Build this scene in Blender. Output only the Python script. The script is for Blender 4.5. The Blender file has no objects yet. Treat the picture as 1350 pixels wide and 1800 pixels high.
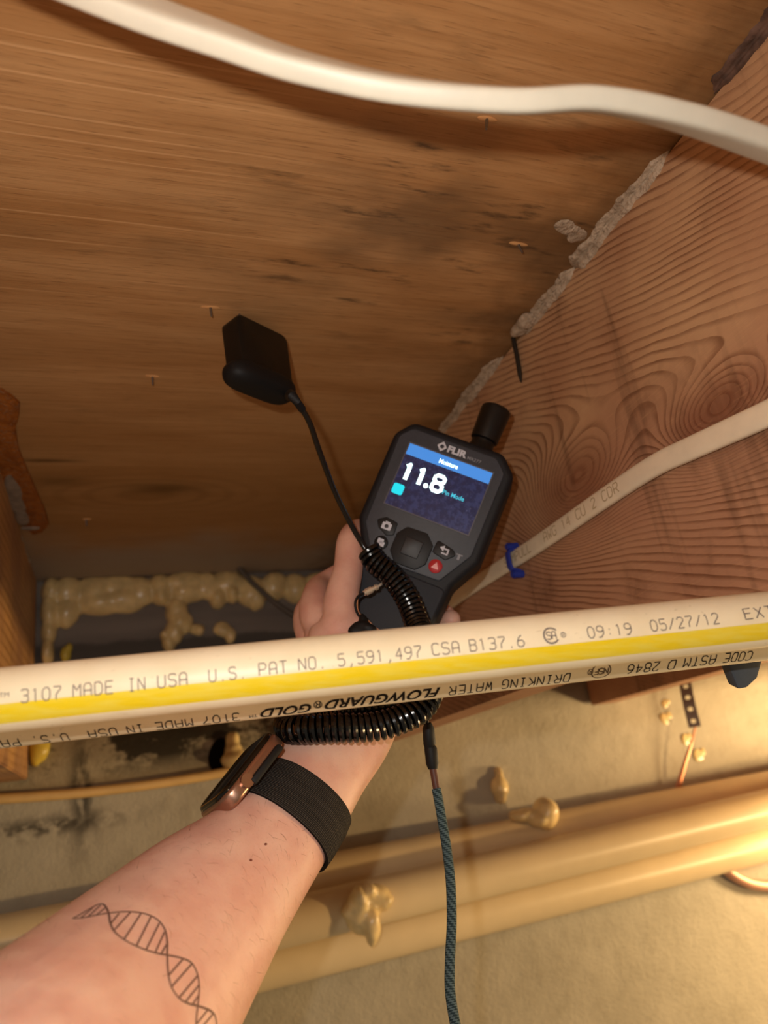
import bpy, bmesh, math, random
import numpy as np
from mathutils import Vector, Matrix
from mathutils.bvhtree import BVHTree
from mathutils.geometry import tessellate_polygon

random.seed(7); rng = np.random.default_rng(7)
S = bpy.context.scene
C = S.collection
ZC = 1.72                      # camera height above the basement floor
OFF = np.array([0., 0., ZC])

# ------------------------------------------------------------------ camera
# world: X along the foundation wall, Y towards it, Z up; points below are written relative to the lens
FPX = 1300.0
_vy = np.array([207 - 675, 1467 - 900, FPX]); _Y = _vy / np.linalg.norm(_vy)
_vx = np.array([(-FPX * FPX + 45 * _vy[1]) / _vy[0], -45, FPX]); _X = _vx / np.linalg.norm(_vx)
R = np.array([_X, _Y, np.cross(_X, _Y)])
cam = bpy.data.cameras.new('camera'); co = bpy.data.objects.new('camera', cam); C.objects.link(co)
cam.sensor_fit = 'VERTICAL'; cam.sensor_height = 36.0; cam.lens = FPX / 1800 * 36
cam.clip_start = 0.01
M = np.eye(4); M[:3, 0] = R[:, 0]; M[:3, 1] = -R[:, 1]; M[:3, 2] = -R[:, 2]; M[:3, 3] = OFF
co.matrix_world = Matrix(M.tolist())
cam.dof.use_dof = True; cam.dof.focus_distance = 0.37; cam.dof.aperture_fstop = 8.5
S.camera = co

# ------------------------------------------------------------------ world, lamps, exposure
S.view_settings.view_transform = 'Standard'; S.view_settings.look = 'None'
S.view_settings.gamma = 1; S.view_settings.use_curve_mapping = False
S.view_settings.exposure = 0.0
W = bpy.data.worlds.new('basement_air'); S.world = W; W.use_nodes = True
W.node_tree.nodes['Background'].inputs[0].default_value = (1.0, 0.80, 0.58, 1)
W.node_tree.nodes['Background'].inputs[1].default_value = 0.19

def lamp(name, pos, power, col, rad):
    l = bpy.data.lights.new(name, 'POINT'); l.energy = power; l.color = col; l.shadow_soft_size = rad
    o = bpy.data.objects.new(name, l); C.objects.link(o); o.location = Vector(np.asarray(pos) + OFF); return o
lamp('phone_flash', R @ np.array([-.027, -.029, .0]), 2.9, (1.0, 0.95, 0.88), .004)
lamp('work_lamp', (1.05, .70, -.12), 13, (1.0, 0.70, 0.36), .05)
lamp('basement_bulb', (2.0, -.55, -.60), 88, (1.0, 0.66, 0.30), .06)

# ------------------------------------------------------------------ helpers
def at(x, y, d):               # photograph pixel + depth -> point
    return R @ np.array([(x - 675) / FPX, (y - 900) / FPX, 1.0]) * d
def ray(x, y): return R @ np.array([x - 675, y - 900, FPX])
def on(axis, x, y, v): r = ray(x, y); return r * v / r[axis]
def nrm(v): v = np.asarray(v, float); return v / np.linalg.norm(v)
def lin(h):
    c = [int(h[i:i + 2], 16) / 255 for i in (0, 2, 4)]
    return tuple((v / 12.92 if v <= .04045 else ((v + .055) / 1.055) ** 2.4) for v in c) + (1.0,)

WL = {}
def tag(o, label=None, cat=None, group=None, kind=None):
    if label: o['label'] = label
    if cat: o['category'] = cat
    if group: o['group'] = group
    if kind: o['kind'] = kind
    return o
def thing(name, loc, label, cat, group=None):
    o = bpy.data.objects.new(name, None); C.objects.link(o); loc = np.asarray(loc, float)
    o.location = Vector(loc + OFF); o.empty_display_size = .02; WL[o] = loc
    return tag(o, label, cat, group)
def obj(name, VF, mat, parent=None, smooth=True, loc=None, label=None):
    V, F = VF; V = np.asarray(V, float)
    if parent is not None: base = WL[parent]
    elif loc is not None: base = np.asarray(loc, float)
    else: base = np.array([V[:, 0].mean(), V[:, 1].mean(), V[:, 2].min()])
    me = bpy.data.meshes.new(name); me.from_pydata((V - base).tolist(), [], [list(map(int, f)) for f in F]); me.update()
    me.materials.append(mat)
    if smooth:
        me.polygons.foreach_set('use_smooth', [True] * len(me.polygons))
        if smooth != 'all': me.set_sharp_from_angle(angle=math.radians(38))
    o = bpy.data.objects.new(name, me); C.objects.link(o)
    if parent is not None: o.parent = parent
    else: o.location = Vector(base + OFF)
    WL[o] = base
    if label: o['label'] = label
    return o
def join(*parts):
    V, F, n = [], [], 0
    for v, f in parts:
        v = np.asarray(v, float).reshape(-1, 3); V.append(v); F += [[i + n for i in q] for q in f]; n += len(v)
    return np.vstack(V), F
def frm_bm(bm):
    bm.verts.ensure_lookup_table(); bm.verts.index_update()
    out = np.array([v.co[:] for v in bm.verts]), [[v.index for v in f.verts] for f in bm.faces]
    bm.free(); return out
def xf(VF, m, t): return np.asarray(VF[0]) @ np.asarray(m).T + np.asarray(t), VF[1]
def box(lo, hi, bev=0, seg=2):
    bm = bmesh.new(); bmesh.ops.create_cube(bm, size=1)
    lo, hi = np.array(lo, float), np.array(hi, float)
    for v in bm.verts: v.co = Vector((lo + hi) / 2 + np.array(v.co) * (hi - lo))
    if bev: bmesh.ops.bevel(bm, geom=bm.edges[:], offset=bev, segments=seg, affect='EDGES', profile=.5)
    return frm_bm(bm)
def spline(P, n):
    P = np.asarray(P, float)
    Q = np.vstack([2 * P[0] - P[1], P, 2 * P[-1] - P[-2]])
    seg = np.linalg.norm(np.diff(P[:, :3], axis=0), axis=1); L = np.r_[0, np.cumsum(seg)]
    out = []
    for s in np.linspace(0, L[-1], n):
        i = min(np.searchsorted(L, s, 'right') - 1, len(P) - 2); t = (s - L[i]) / max(seg[i], 1e-9)
        a, b, c, d = Q[i:i + 4]
        out.append(.5 * (2 * b + (c - a) * t + (2 * a - 5 * b + 4 * c - d) * t * t + (3 * b - a - 3 * c + d) * t ** 3))
    return np.array(out)
def frames(P, up=None):
    T = np.gradient(P, axis=0); T /= np.linalg.norm(T, axis=1)[:, None]
    N = np.zeros_like(P)
    u = np.array([0, 0, 1.]) if up is None else np.asarray(up, float)
    if u.ndim == 2:
        for i in range(len(P)): N[i] = nrm(u[i] - T[i] * (T[i] @ u[i]))
    else:
        if abs(T[0] @ nrm(u)) > .95: u = np.array([1., 0, 0])
        N[0] = nrm(u - T[0] * (T[0] @ u))
        for i in range(1, len(P)): N[i] = nrm(N[i - 1] - T[i] * (T[i] @ N[i - 1]))
    return T, N, np.cross(T, N)
def tube(P, r, seg=12, ry=None, up=None, cap=True, power=2.0):
    P = np.asarray(P, float); n = len(P); T, N, B = frames(P, up)
    r = np.broadcast_to(np.asarray(r, float), (n,)); ry = r if ry is None else np.broadcast_to(np.asarray(ry, float), (n,))
    a = np.arange(seg) * 2 * math.pi / seg; ca, sa = np.cos(a), np.sin(a)
    ca = np.sign(ca) * np.abs(ca) ** (2 / power); sa = np.sign(sa) * np.abs(sa) ** (2 / power)
    V = (P[:, None] + N[:, None] * (ca[None, :, None] * r[:, None, None]) + B[:, None] * (sa[None, :, None] * ry[:, None, None])).reshape(-1, 3)
    F = [[i * seg + j, i * seg + (j + 1) % seg, (i + 1) * seg + (j + 1) % seg, (i + 1) * seg + j] for i in range(n - 1) for j in range(seg)]
    if cap: F += [list(range(seg))[::-1], list(range((n - 1) * seg, n * seg))]
    return V, F
def helix(P, R0, turns, per=18, taper=0.):
    D = spline(P, int(turns * per) + 1); T, N, B = frames(D)
    a = np.linspace(0, turns * 2 * math.pi, len(D)); k = np.linspace(0, 1, len(D))
    rr = R0 * np.clip(np.minimum(k, 1 - k) / max(taper, 1e-6), .25, 1) if taper else np.full(len(D), R0)
    return D + N * (np.cos(a) * rr)[:, None] + B * (np.sin(a) * rr)[:, None]
def blob(c, rad, sub=3, amp=.15, freq=60., axes=None):
    bm = bmesh.new(); bmesh.ops.create_icosphere(bm, subdivisions=sub, radius=1)
    V, F = frm_bm(bm); ph = rng.uniform(0, 6, (4, 3)); k = rng.normal(size=(4, 3)) * 2.2
    d = sum(np.sin(V @ k[i] + ph[i, 0]) for i in range(4)) / 4
    V = V * (1 + amp * d)[:, None] * np.broadcast_to(np.asarray(rad, float), (3,))
    if axes is not None: V = V @ np.asarray(axes)
    return V + np.asarray(c), F
def remesh(VF, voxel, smooth=4):
    me = bpy.data.meshes.new('tmp'); me.from_pydata(np.asarray(VF[0]).tolist(), [], [list(map(int, f)) for f in VF[1]])
    o = bpy.data.objects.new('tmp', me); C.objects.link(o)
    m = o.modifiers.new('r', 'REMESH'); m.mode = 'VOXEL'; m.voxel_size = voxel
    if smooth: s = o.modifiers.new('s', 'SMOOTH'); s.iterations = smooth; s.factor = .5
    dg = bpy.context.evaluated_depsgraph_get(); e = o.evaluated_get(dg); em = e.to_mesh()
    V = np.array([v.co[:] for v in em.vertices]); F = [list(p.vertices) for p in em.polygons]
    e.to_mesh_clear(); bpy.data.objects.remove(o); bpy.data.meshes.remove(me)
    return V, F
def prism(poly, w0, w1, bev=0., seg=2):        # 2D outline extruded from w0 to w1 with a rounded rim on the w1 side
    bm = bmesh.new(); vs = [bm.verts.new((p[0], p[1], w0)) for p in poly]
    f = bm.faces.new(vs); r = bmesh.ops.extrude_face_region(bm, geom=[f])
    top = [g for g in r['geom'] if isinstance(g, bmesh.types.BMVert)]
    for v in top: v.co.z = w1
    bmesh.ops.recalc_face_normals(bm, faces=bm.faces[:])
    if bev:
        ed = [e for e in bm.edges if all(abs(v.co.z - w1) < 1e-7 for v in e.verts)]
        bmesh.ops.bevel(bm, geom=ed, offset=bev, segments=seg, affect='EDGES', profile=.5)
    return frm_bm(bm)
def rounded(poly, r, n=5):
    poly = [np.array(p, float) for p in poly]; out = []
    for i, p in enumerate(poly):
        a, b = poly[i - 1], poly[(i + 1) % len(poly)]
        ri = r[i] if hasattr(r, '__len__') else r
        da, db = nrm(a - p), nrm(b - p); half = math.acos(np.clip(da @ db, -1, 1)) / 2
        t = min(ri / math.tan(half), .48 * np.linalg.norm(a - p), .48 * np.linalg.norm(b - p))
        for k in np.linspace(0, 1, n): out.append((1 - k) ** 2 * (p + da * t) + 2 * k * (1 - k) * p + k * k * (p + db * t))
    return out
def font_mesh(text, size, shear=0., offset=0., spacing=1.):
    cu = bpy.data.curves.new('t', 'FONT'); cu.body = text; cu.size = size; cu.shear = shear; cu.offset = offset
    cu.space_character = spacing; cu.resolution_u = 4
    o = bpy.data.objects.new('t', cu); C.objects.link(o)
    dg = bpy.context.evaluated_depsgraph_get(); e = o.evaluated_get(dg); me = e.to_mesh()
    V = np.array([v.co[:2] for v in me.vertices]); F = [list(p.vertices) for p in me.polygons]
    e.to_mesh_clear(); bpy.data.objects.remove(o); bpy.data.curves.remove(cu)
    return V, F

# ---- single-stroke ink-jet lettering
G = {
'0': [[(0,2),(0,4.6),(1.2,6),(2.8,6),(4,4.6),(4,1.4),(2.8,0),(1.2,0),(0,1.4),(0,2)]], '1': [[(.8,5),(2,6),(2,0)]],
'2': [[(0,4.8),(1,6),(3,6),(4,5),(4,4),(0,0),(4,0)]], '3': [[(0,5.4),(.8,6),(3.2,6),(4,5.2),(4,3.8),(3.2,3.1),(1.4,3.1)],[(3.2,3.1),(4,2.4),(4,.8),(3.2,0),(.8,0),(0,.6)]],
'4': [[(3,0),(3,6),(0,2),(4,2)]], '5': [[(4,6),(.4,6),(.2,3.4),(3,3.6),(4,2.6),(4,1),(3,0),(1,0),(0,.6)]],
'6': [[(3,6),(1,4.6),(0,2.6),(0,1),(1,0),(3,0),(4,1),(4,2.4),(3,3.3),(1,3.3),(0,2.4)]], '7': [[(0,6),(4,6),(4,5),(1.6,2.4),(1.5,0)]],
'8': [[(1,3.2),(0,4),(0,5.2),(1,6),(3,6),(4,5.2),(4,4),(3,3.2),(1,3.2),(0,2.2),(0,.8),(1,0),(3,0),(4,.8),(4,2.2),(3,3.2)]],
'9': [[(.6,0),(2.4,0),(4,2),(4,5),(3,6),(1,6),(0,5),(0,3.8),(1,2.9),(3,2.9),(4,3.8)]],
'A': [[(0,0),(0,4.8),(1,6),(3,6),(4,4.8),(4,0)],[(0,2.6),(4,2.6)]], 'B': [[(0,0),(0,6),(3,6),(3.8,5.2),(3.8,4),(3,3.2),(0,3.2)],[(3,3.2),(4,2.4),(4,.8),(3,0),(0,0)]],
'C': [[(4,5.2),(3.2,6),(1,6),(0,5),(0,1),(1,0),(3.2,0),(4,.8)]], 'D': [[(0,0),(0,6),(2.6,6),(4,4.6),(4,1.4),(2.6,0),(0,0)]],
'E': [[(4,6),(0,6),(0,0),(4,0)],[(0,3.2),(3.4,3.2)]], 'F': [[(4,6),(0,6),(0,0)],[(0,3.2),(3.4,3.2)]], 'G': [[(4,5.2),(3.2,6),(1,6),(0,5),(0,1),(1,0),(3.2,0),(4,1),(4,2.8),(2.4,2.8)]],
'I': [[(.8,6),(3.2,6)],[(2,6),(2,0)],[(.8,0),(3.2,0)]], 'K': [[(0,0),(0,6)],[(4,6),(0,2.6)],[(1.2,3.4),(4,0)]], 'L': [[(0,6),(0,0),(4,0)]],
'M': [[(0,0),(0,6),(2,3),(4,6),(4,0)]], 'N': [[(0,0),(0,6),(4,0),(4,6)]], 'O': [[(1,0),(0,1),(0,5),(1,6),(3,6),(4,5),(4,1),(3,0),(1,0)]],
'P': [[(0,0),(0,6),(3,6),(4,5),(4,3.8),(3,2.8),(0,2.8)]], 'R': [[(0,0),(0,6),(3,6),(4,5),(4,3.8),(3,2.8),(0,2.8)],[(2,2.8),(4,0)]],
'S': [[(4,5.2),(3.2,6),(.9,6),(0,5.2),(0,4),(.9,3.2),(3.1,3),(4,2.2),(4,.9),(3.1,0),(.8,0),(0,.8)]], 'T': [[(0,6),(4,6)],[(2,6),(2,0)]],
'U': [[(0,6),(0,1),(1,0),(3,0),(4,1),(4,6)]], 'W': [[(0,6),(.8,0),(2,3.4),(3.2,0),(4,6)]], 'X': [[(0,0),(4,6)],[(0,6),(4,0)]],
'/': [[(0,0),(4,6)]], '.': [[(1.7,.2),(2.3,.2)]], ',': [[(2.3,.8),(2.3,0),(1.4,-1.2)]], ':': [[(1.8,1.2),(2.2,1.2)],[(1.8,3.8),(2.2,3.8)]], ' ': [],
}
def strokes(text, pitch=5.9, w=.62):             # -> ribbon quads in glyph units (cap height 6)
    V, F = [], []
    for i, ch in enumerate(text):
        for pl in G[ch]:
            pl = np.array(pl, float) + [i * pitch, 0]
            ww = w * (1.5 if ch in '.:' else 1)
            pts = [pl[0]]
            for a, b in zip(pl[:-1], pl[1:]):
                m = max(1, int(np.linalg.norm(b - a) / 1.1)); pts += [a + (b - a) * k / m for k in range(1, m + 1)]
            pts = np.array(pts); t = np.gradient(pts, axis=0); t /= np.linalg.norm(t, axis=1)[:, None] + 1e-9
            q = np.stack([-t[:, 1], t[:, 0]], 1) * ww / 2; n0 = len(V)
            V += list(pts + q) + list(pts - q); n = len(pts)
            F += [[n0 + k, n0 + k + 1, n0 + n + k + 1, n0 + n + k] for k in range(n - 1)]
    return np.array(V), F

# ------------------------------------------------------------------ materials
class NT:
    def __init__(s, name):
        s.m = bpy.data.materials.new(name); s.m.use_nodes = True; s.t = s.m.node_tree; s.N = s.t.nodes; s.b = s.N['Principled BSDF']
        s.out = s.N['Material Output']
    def n(s, typ, **k):
        nd = s.N.new(typ)
        for a, v in k.items(): setattr(nd, a, v)
        return nd
    def L(s, a, b): s.t.links.new(a, b)
    def set(s, sock, v):
        if hasattr(v, 'links') or isinstance(v, bpy.types.NodeSocket): s.L(v, sock)
        else: sock.default_value = v
    def pos(s): return s.n('ShaderNodeTexCoord').outputs['Object']
    def scale(s, v, sc, rot=(0, 0, 0), loc=(0, 0, 0)):
        m = s.n('ShaderNodeMapping'); s.L(v, m.inputs[0]); m.inputs['Scale'].default_value = sc; m.inputs['Rotation'].default_value = rot; m.inputs['Location'].default_value = loc
        return m.outputs[0]
    def noise(s, v, sc=1., det=4., rough=.55, dist=0.):
        m = s.n('ShaderNodeTexNoise'); s.L(v, m.inputs['Vector']); m.inputs['Scale'].default_value = sc; m.inputs['Detail'].default_value = det
        m.inputs['Roughness'].default_value = rough; m.inputs['Distortion'].default_value = dist
        return m.outputs['Fac']
    def math(s, op, a, b=0., c=None):
        m = s.n('ShaderNodeMath', operation=op); s.set(m.inputs[0], a); s.set(m.inputs[1], b)
        if c is not None: s.set(m.inputs[2], c)
        return m.outputs[0]
    def ss(s, v, a, b):          # smoothstep a..b -> 0..1
        m = s.n('ShaderNodeMapRange', interpolation_type='SMOOTHSTEP'); s.set(m.inputs[0], v); m.inputs[1].default_value = a; m.inputs[2].default_value = b
        return m.outputs[0]
    def mix(s, f, a, b, bt='MIX'):
        m = s.n('ShaderNodeMix', data_type='RGBA', blend_type=bt); s.set(m.inputs[0], f); s.set(m.inputs[6], a); s.set(m.inputs[7], b)
        return m.outputs[2]
    def xyz(s, v):
        m = s.n('ShaderNodeSeparateXYZ'); s.L(v, m.inputs[0]); return m.outputs
    def gauss(s, p, c, r):       # elliptical spot mask 1 at centre
        x = s.xyz(p); q = 0.
        for i in range(3):
            if r[i]:
                d = s.math('MULTIPLY', s.math('SUBTRACT', x[i], c[i]), 1 / r[i]); d = s.math('MULTIPLY', d, d); q = d if q is 0. else s.math('ADD', q, d)
        return s.math('POWER', 2.71828, s.math('MULTIPLY', q, -1.))
    def bump(s, h, strength=.3, dist=.001):
        m = s.n('ShaderNodeBump'); m.inputs['Strength'].default_value = strength; m.inputs['Distance'].default_value = dist
        s.L(h, m.inputs['Height']); s.L(m.outputs[0], s.b.inputs['Normal']); return s
    def base(s, c): s.set(s.b.inputs['Base Color'], c); return s
    def rough(s, r, spec=None, metal=None):
        s.set(s.b.inputs['Roughness'], r)
        if spec is not None: s.b.inputs['Specular IOR Level'].default_value = spec
        if metal is not None: s.b.inputs['Metallic'].default_value = metal
        return s

def simple(name, c, rough=.5, spec=.5, metal=0., var=0., vs=60., bump=0., bs=300., sss=0., sr=None, emit=None):
    m = NT(name); p = m.pos(); col = lin(c) if isinstance(c, str) else c
    if var:
        n = m.noise(p, vs, 4); m.base(m.mix(m.ss(n, .3, .7), tuple(v * (1 - var) for v in col[:3]) + (1,), tuple(min(1, v * (1 + var)) for v in col[:3]) + (1,)))
    else: m.base(col)
    m.rough(rough, spec, metal)
    if bump: m.bump(m.noise(p, bs, 3), bump, .0006)
    if sss: m.b.inputs['Subsurface Weight'].default_value = sss; m.b.inputs['Subsurface Radius'].default_value = sr or (.006, .002, .001); m.b.inputs['Subsurface Scale'].default_value = .6
    if emit: m.b.inputs['Emission Color'].default_value = lin(emit[0]); m.b.inputs['Emission Strength'].default_value = emit[1]
    return m.m

def m_plywood():
    m = NT('plywood'); p = m.pos(); x = m.xyz(p)
    wob = m.math('MULTIPLY', m.math('SUBTRACT', m.noise(m.scale(p, (3, 5, 1)), 1, 2), .5), .012)
    cmb = m.n('ShaderNodeCombineXYZ'); m.L(x[0], cmb.inputs[0]); m.L(m.math('ADD', x[1], wob), cmb.inputs[1]); q = cmb.outputs[0]
    broad = m.noise(m.scale(q, (4, 26, 1)), 1, 5, .6)
    fine = m.noise(m.scale(q, (14, 420, 1)), 1, 3, .6)
    pores = m.noise(m.scale(q, (60, 900, 1)), 1, 2, .5)
    col = m.mix(m.ss(broad, .3, .7), lin('ac7a49'), lin('c69664'))
    col = m.mix(m.math('MULTIPLY', m.ss(fine, .42, .75), .42), col, lin('8e5f34'))
    col = m.mix(m.math('MULTIPLY', m.ss(pores, .58, .72), .35), col, lin('5a3416'))
    # thin pale scratches along the grain, on the open side of the sheet
    scr = m.ss(m.noise(m.scale(q, (1.3, 330, 1), loc=(3, 1, 0)), 1, 2, .4), .60, .66)
    scr = m.math('MULTIPLY', scr, m.ss(m.noise(m.scale(p, (5, 6, 1), loc=(9, 2, 0)), 1, 1), .42, .58))
    scr = m.math('MULTIPLY', scr, m.ss(x[0], .16, -.02))
    col = m.mix(m.math('MULTIPLY', scr, .5), col, lin('e0b07c'))
    # grey-black mildew smudges
    sm = m.ss(m.noise(m.scale(q, (16, 70, 1), loc=(1, 7, 0)), 1, 5, .6), .56, .74)
    reg = m.math('ADD', m.gauss(p, (.155, .30, 0), (.075, .07, 0)), m.math('MULTIPLY', m.gauss(p, (.02, .335, 0), (.07, .012, 0)), .7))
    reg = m.math('ADD', reg, m.math('MULTIPLY', m.gauss(p, (.255, .34, 0), (.035, .10, 0)), .9))
    reg = m.math('ADD', reg, .10)
    col = m.mix(m.math('MINIMUM', m.math('MULTIPLY', m.math('MULTIPLY', sm, reg), 1.5), .85), col, lin('3a2a1c'))
    soft = m.math('MULTIPLY', m.ss(m.noise(m.scale(q, (9, 22, 1), loc=(5, 3, 0)), 1, 3), .40, .70), m.math('MULTIPLY', reg, .8))
    col = m.mix(m.math('MINIMUM', soft, .6), col, lin('5c432b'))
    # dark eye-shaped knots
    k = m.gauss(p, (.045, .665, 0), (.034, .013, 0)); k2 = m.gauss(p, (.03, .68, 0), (.11, .05, 0))
    rings = m.math('SINE', m.math('MULTIPLY', k2, 34.))
    col = m.mix(m.math('MULTIPLY', m.math('MULTIPLY', m.ss(rings, -.2, 1), k2), .35), col, lin('4a2408'))
    col = m.mix(m.math('MULTIPLY', k, .95), col, lin('1c0e05'))
    k3 = m.gauss(p, (-.052, .607, 0), (.026, .0035, 0)); k4 = m.gauss(p, (-.045, .648, 0), (.024, .012, 0))
    col = m.mix(m.math('MULTIPLY', k3, .9), col, lin('140a04')); col = m.mix(m.math('MULTIPLY', k4, .6), col, lin('24180f'))
    # browner, then dusty grey towards the rim
    col = m.mix(m.math('MULTIPLY', m.ss(x[1], .42, .70), .55), col, lin('966a34'))
    edge = m.math('ADD', x[1], m.math('MULTIPLY', m.math('SUBTRACT', m.noise(m.scale(p, (9, 9, 1)), 1, 4), .5), .16))
    col = m.mix(m.math('MULTIPLY', m.ss(edge, .76, .88), .95), col, lin('a08f7c'))
    # darker towards the right joist, with a ragged edge
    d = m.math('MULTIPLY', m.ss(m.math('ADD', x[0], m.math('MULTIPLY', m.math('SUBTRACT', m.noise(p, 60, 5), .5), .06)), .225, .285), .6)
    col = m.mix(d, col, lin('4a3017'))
    m.base(col).rough(m.math('ADD', .42, m.math('MULTIPLY', fine, .25)), .35).bump(m.math('ADD', fine, m.math('MULTIPLY', pores, .6)), .25, .0006)
    return m.m

def m_joist(name, knots, dark='6a3c22', light='c59c74', freq=200., tilt=.38, red=True):
    m = NT(name); p = m.pos(); x = m.xyz(p)
    warp = m.math('MULTIPLY', m.math('SUBTRACT', m.noise(m.scale(p, (3, 8, 14)), 1, 3), .5), .012)
    fine_w = m.math('MULTIPLY', m.math('SUBTRACT', m.noise(m.scale(p, (20, 40, 90)), 1, 3), .5), .0012)
    h = m.math('ADD', m.math('SUBTRACT', x[2], m.math('MULTIPLY', x[1], tilt)), m.math('ADD', warp, fine_w))
    h = m.math('ADD', h, m.math('MULTIPLY', x[0], 1.6))
    kn = None
    for (y, z, amp, ry, rz) in knots:
        g = m.gauss(p, (0, y, z), (0, ry, rz)); h = m.math('ADD', h, m.math('MULTIPLY', g, amp)); kn = g if kn is None else m.math('MAXIMUM', kn, g)
    # wider rings high on the face, tight ones low
    fr = m.math('MULTIPLY', h, freq)
    fr = m.math('ADD', fr, m.math('MULTIPLY', m.math('SUBTRACT', m.noise(m.scale(h_to_vec(m, h), (9, 1, 1)), 1, 2), .5), 4.))
    s = m.math('FRACT', fr)
    late = m.math('MULTIPLY', m.ss(s, .45, .90), m.ss(s, 1.0, .93))
    var = m.noise(m.scale(p, (4, 14, 14)), 1, 4)
    col = m.mix(m.ss(var, .3, .7), lin(light), lin('ae8260'))
    if red:
        col = m.mix(m.math('MULTIPLY', m.ss(x[2], .22, .12), .55), col, lin('a8765e'))
    col = m.mix(m.math('MULTIPLY', late, m.math('ADD', .22, m.math('MULTIPLY', m.ss(m.noise(m.scale(p, (6, 18, 30)), 1, 3), .3, .7), .55))), col, lin(dark))
    if kn is not None:
        col = m.mix(m.math('MULTIPLY', m.ss(kn, .25, 1.0), .55), col, lin('6b2f18'))
    stain = m.ss(m.noise(m.scale(p, (8, 15, 10), loc=(2, 4, 1)), 1, 5, .65), .55, .75)
    col = m.mix(m.math('MULTIPLY', stain, .45), col, lin('4a2612'))
    # vertical smoky streaks
    st = m.ss(m.noise(m.scale(p, (8, 55, 5), loc=(7, 0, 3)), 1, 3), .60, .74)
    col = m.mix(m.math('MULTIPLY', st, .4), col, lin('3c2416'))
    fib = m.noise(m.scale(p, (100, 60, 700)), 1, 2)
    col = m.mix(m.math('MULTIPLY', m.ss(fib, .5, .8), .18), col, lin('d8a878'))
    m.base(col).rough(.5, .35).bump(m.math('ADD', m.math('MULTIPLY', late, .6), m.math('MULTIPLY', fib, .5)), .3, .0008)
    return m.m
def h_to_vec(m, h):
    c = m.n('ShaderNodeCombineXYZ'); m.L(h, c.inputs[0]); return c.outputs[0]

def m_concrete():
    m = NT('painted_concrete'); p = m.pos(); x = m.xyz(p)
    n1 = m.noise(p, 5, 5); n2 = m.noise(p, 45, 6, .65); n3 = m.noise(p, 320, 4)
    col = m.mix(m.ss(n1, .3, .7), lin('a59b86'), lin('b9af99'))
    col = m.mix(m.math('MULTIPLY', m.ss(n2, .45, .75), .3), col, lin('877c66'))
    # black mildew and bare patches near the joist pocket at the top of the wall
    reg = m.math('MULTIPLY', m.ss(x[2], .045, .10), m.math('ADD', m.gauss(p, (.02, 0, .1), (.14, 0, .30)), m.math('MULTIPLY', m.gauss(p, (.25, 0, .1), (.12, 0, .2)), .6)))
    st = m.ss(m.noise(m.scale(p, (14, 14, 22)), 1, 6, .7), .46, .60)
    col = m.mix(m.math('MINIMUM', m.math('MULTIPLY', st, m.math('MULTIPLY', reg, 1.6)), .92), col, lin('1f1a14'))
    run = m.gauss(p, (-.035, 0, .05), (.012, 0, .055)); run2 = m.math('MULTIPLY', run, m.ss(m.noise(m.scale(p, (60, 60, 25)), 1, 4), .38, .55))
    col = m.mix(m.math('MULTIPLY', run2, .95), col, lin('17130f'))
    band = m.math('MULTIPLY', m.gauss(p, (-.07, 0, .018), (.075, 0, .010)), m.ss(m.noise(m.scale(p, (50, 50, 60)), 1, 4), .40, .58))
    col = m.mix(m.math('MULTIPLY', band, .9), col, lin('2a231a'))
    rust = m.math('MULTIPLY', m.gauss(p, (.22, 0, .105), (.10, 0, .016)), m.ss(n2, .42, .62))
    col = m.mix(m.math('MULTIPLY', rust, .6), col, lin('6a3f22'))
    m.base(col).rough(.75, .25).bump(m.math('ADD', n2, m.math('MULTIPLY', n3, .5)), .55, .003)
    return m.m

def m_rim():
    m = NT('rim_board_grey'); p = m.pos(); x = m.xyz(p)
    n = m.noise(m.scale(p, (4, 1, 40)), 1, 4)
    col = m.mix(m.ss(n, .3, .7), lin('726a64'), lin('837a72'))
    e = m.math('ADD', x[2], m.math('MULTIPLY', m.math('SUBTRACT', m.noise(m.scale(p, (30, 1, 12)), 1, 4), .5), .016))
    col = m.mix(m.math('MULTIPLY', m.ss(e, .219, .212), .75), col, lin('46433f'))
    m.base(col).rough(.75, .2).bump(n, .3, .002); return m.m

def m_pipe():
    m = NT('cream_cpvc'); p = m.pos()
    n = m.noise(m.scale(p, (40, 40, 40)), 1, 4); sp = m.ss(m.noise(p, 420, 2), .70, .76)
    col = m.mix(m.ss(n, .3, .7), lin('e6d6b4'), lin('eddfc0'))
    sc = m.math('MULTIPLY', m.ss(m.noise(m.scale(p, (120, 900, 900)), 1, 3), .66, .74), m.ss(m.noise(p, 25, 3), .5, .65))
    col = m.mix(m.math('MULTIPLY', sc, .35), col, lin('a08a66')); col = m.mix(m.math('MULTIPLY', sp, .25), col, lin('8a7858'))
    m.base(col).rough(.42, .4); return m.m
def m_stripe():
    m = NT('yellow_stripe'); p = m.pos()
    n = m.noise(m.scale(p, (30, 420, 420)), 1, 4)
    m.base(m.mix(m.ss(n, .3, .75), lin('e2c512'), lin('e0cc4c'))).rough(.42, .4); return m.m

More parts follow.
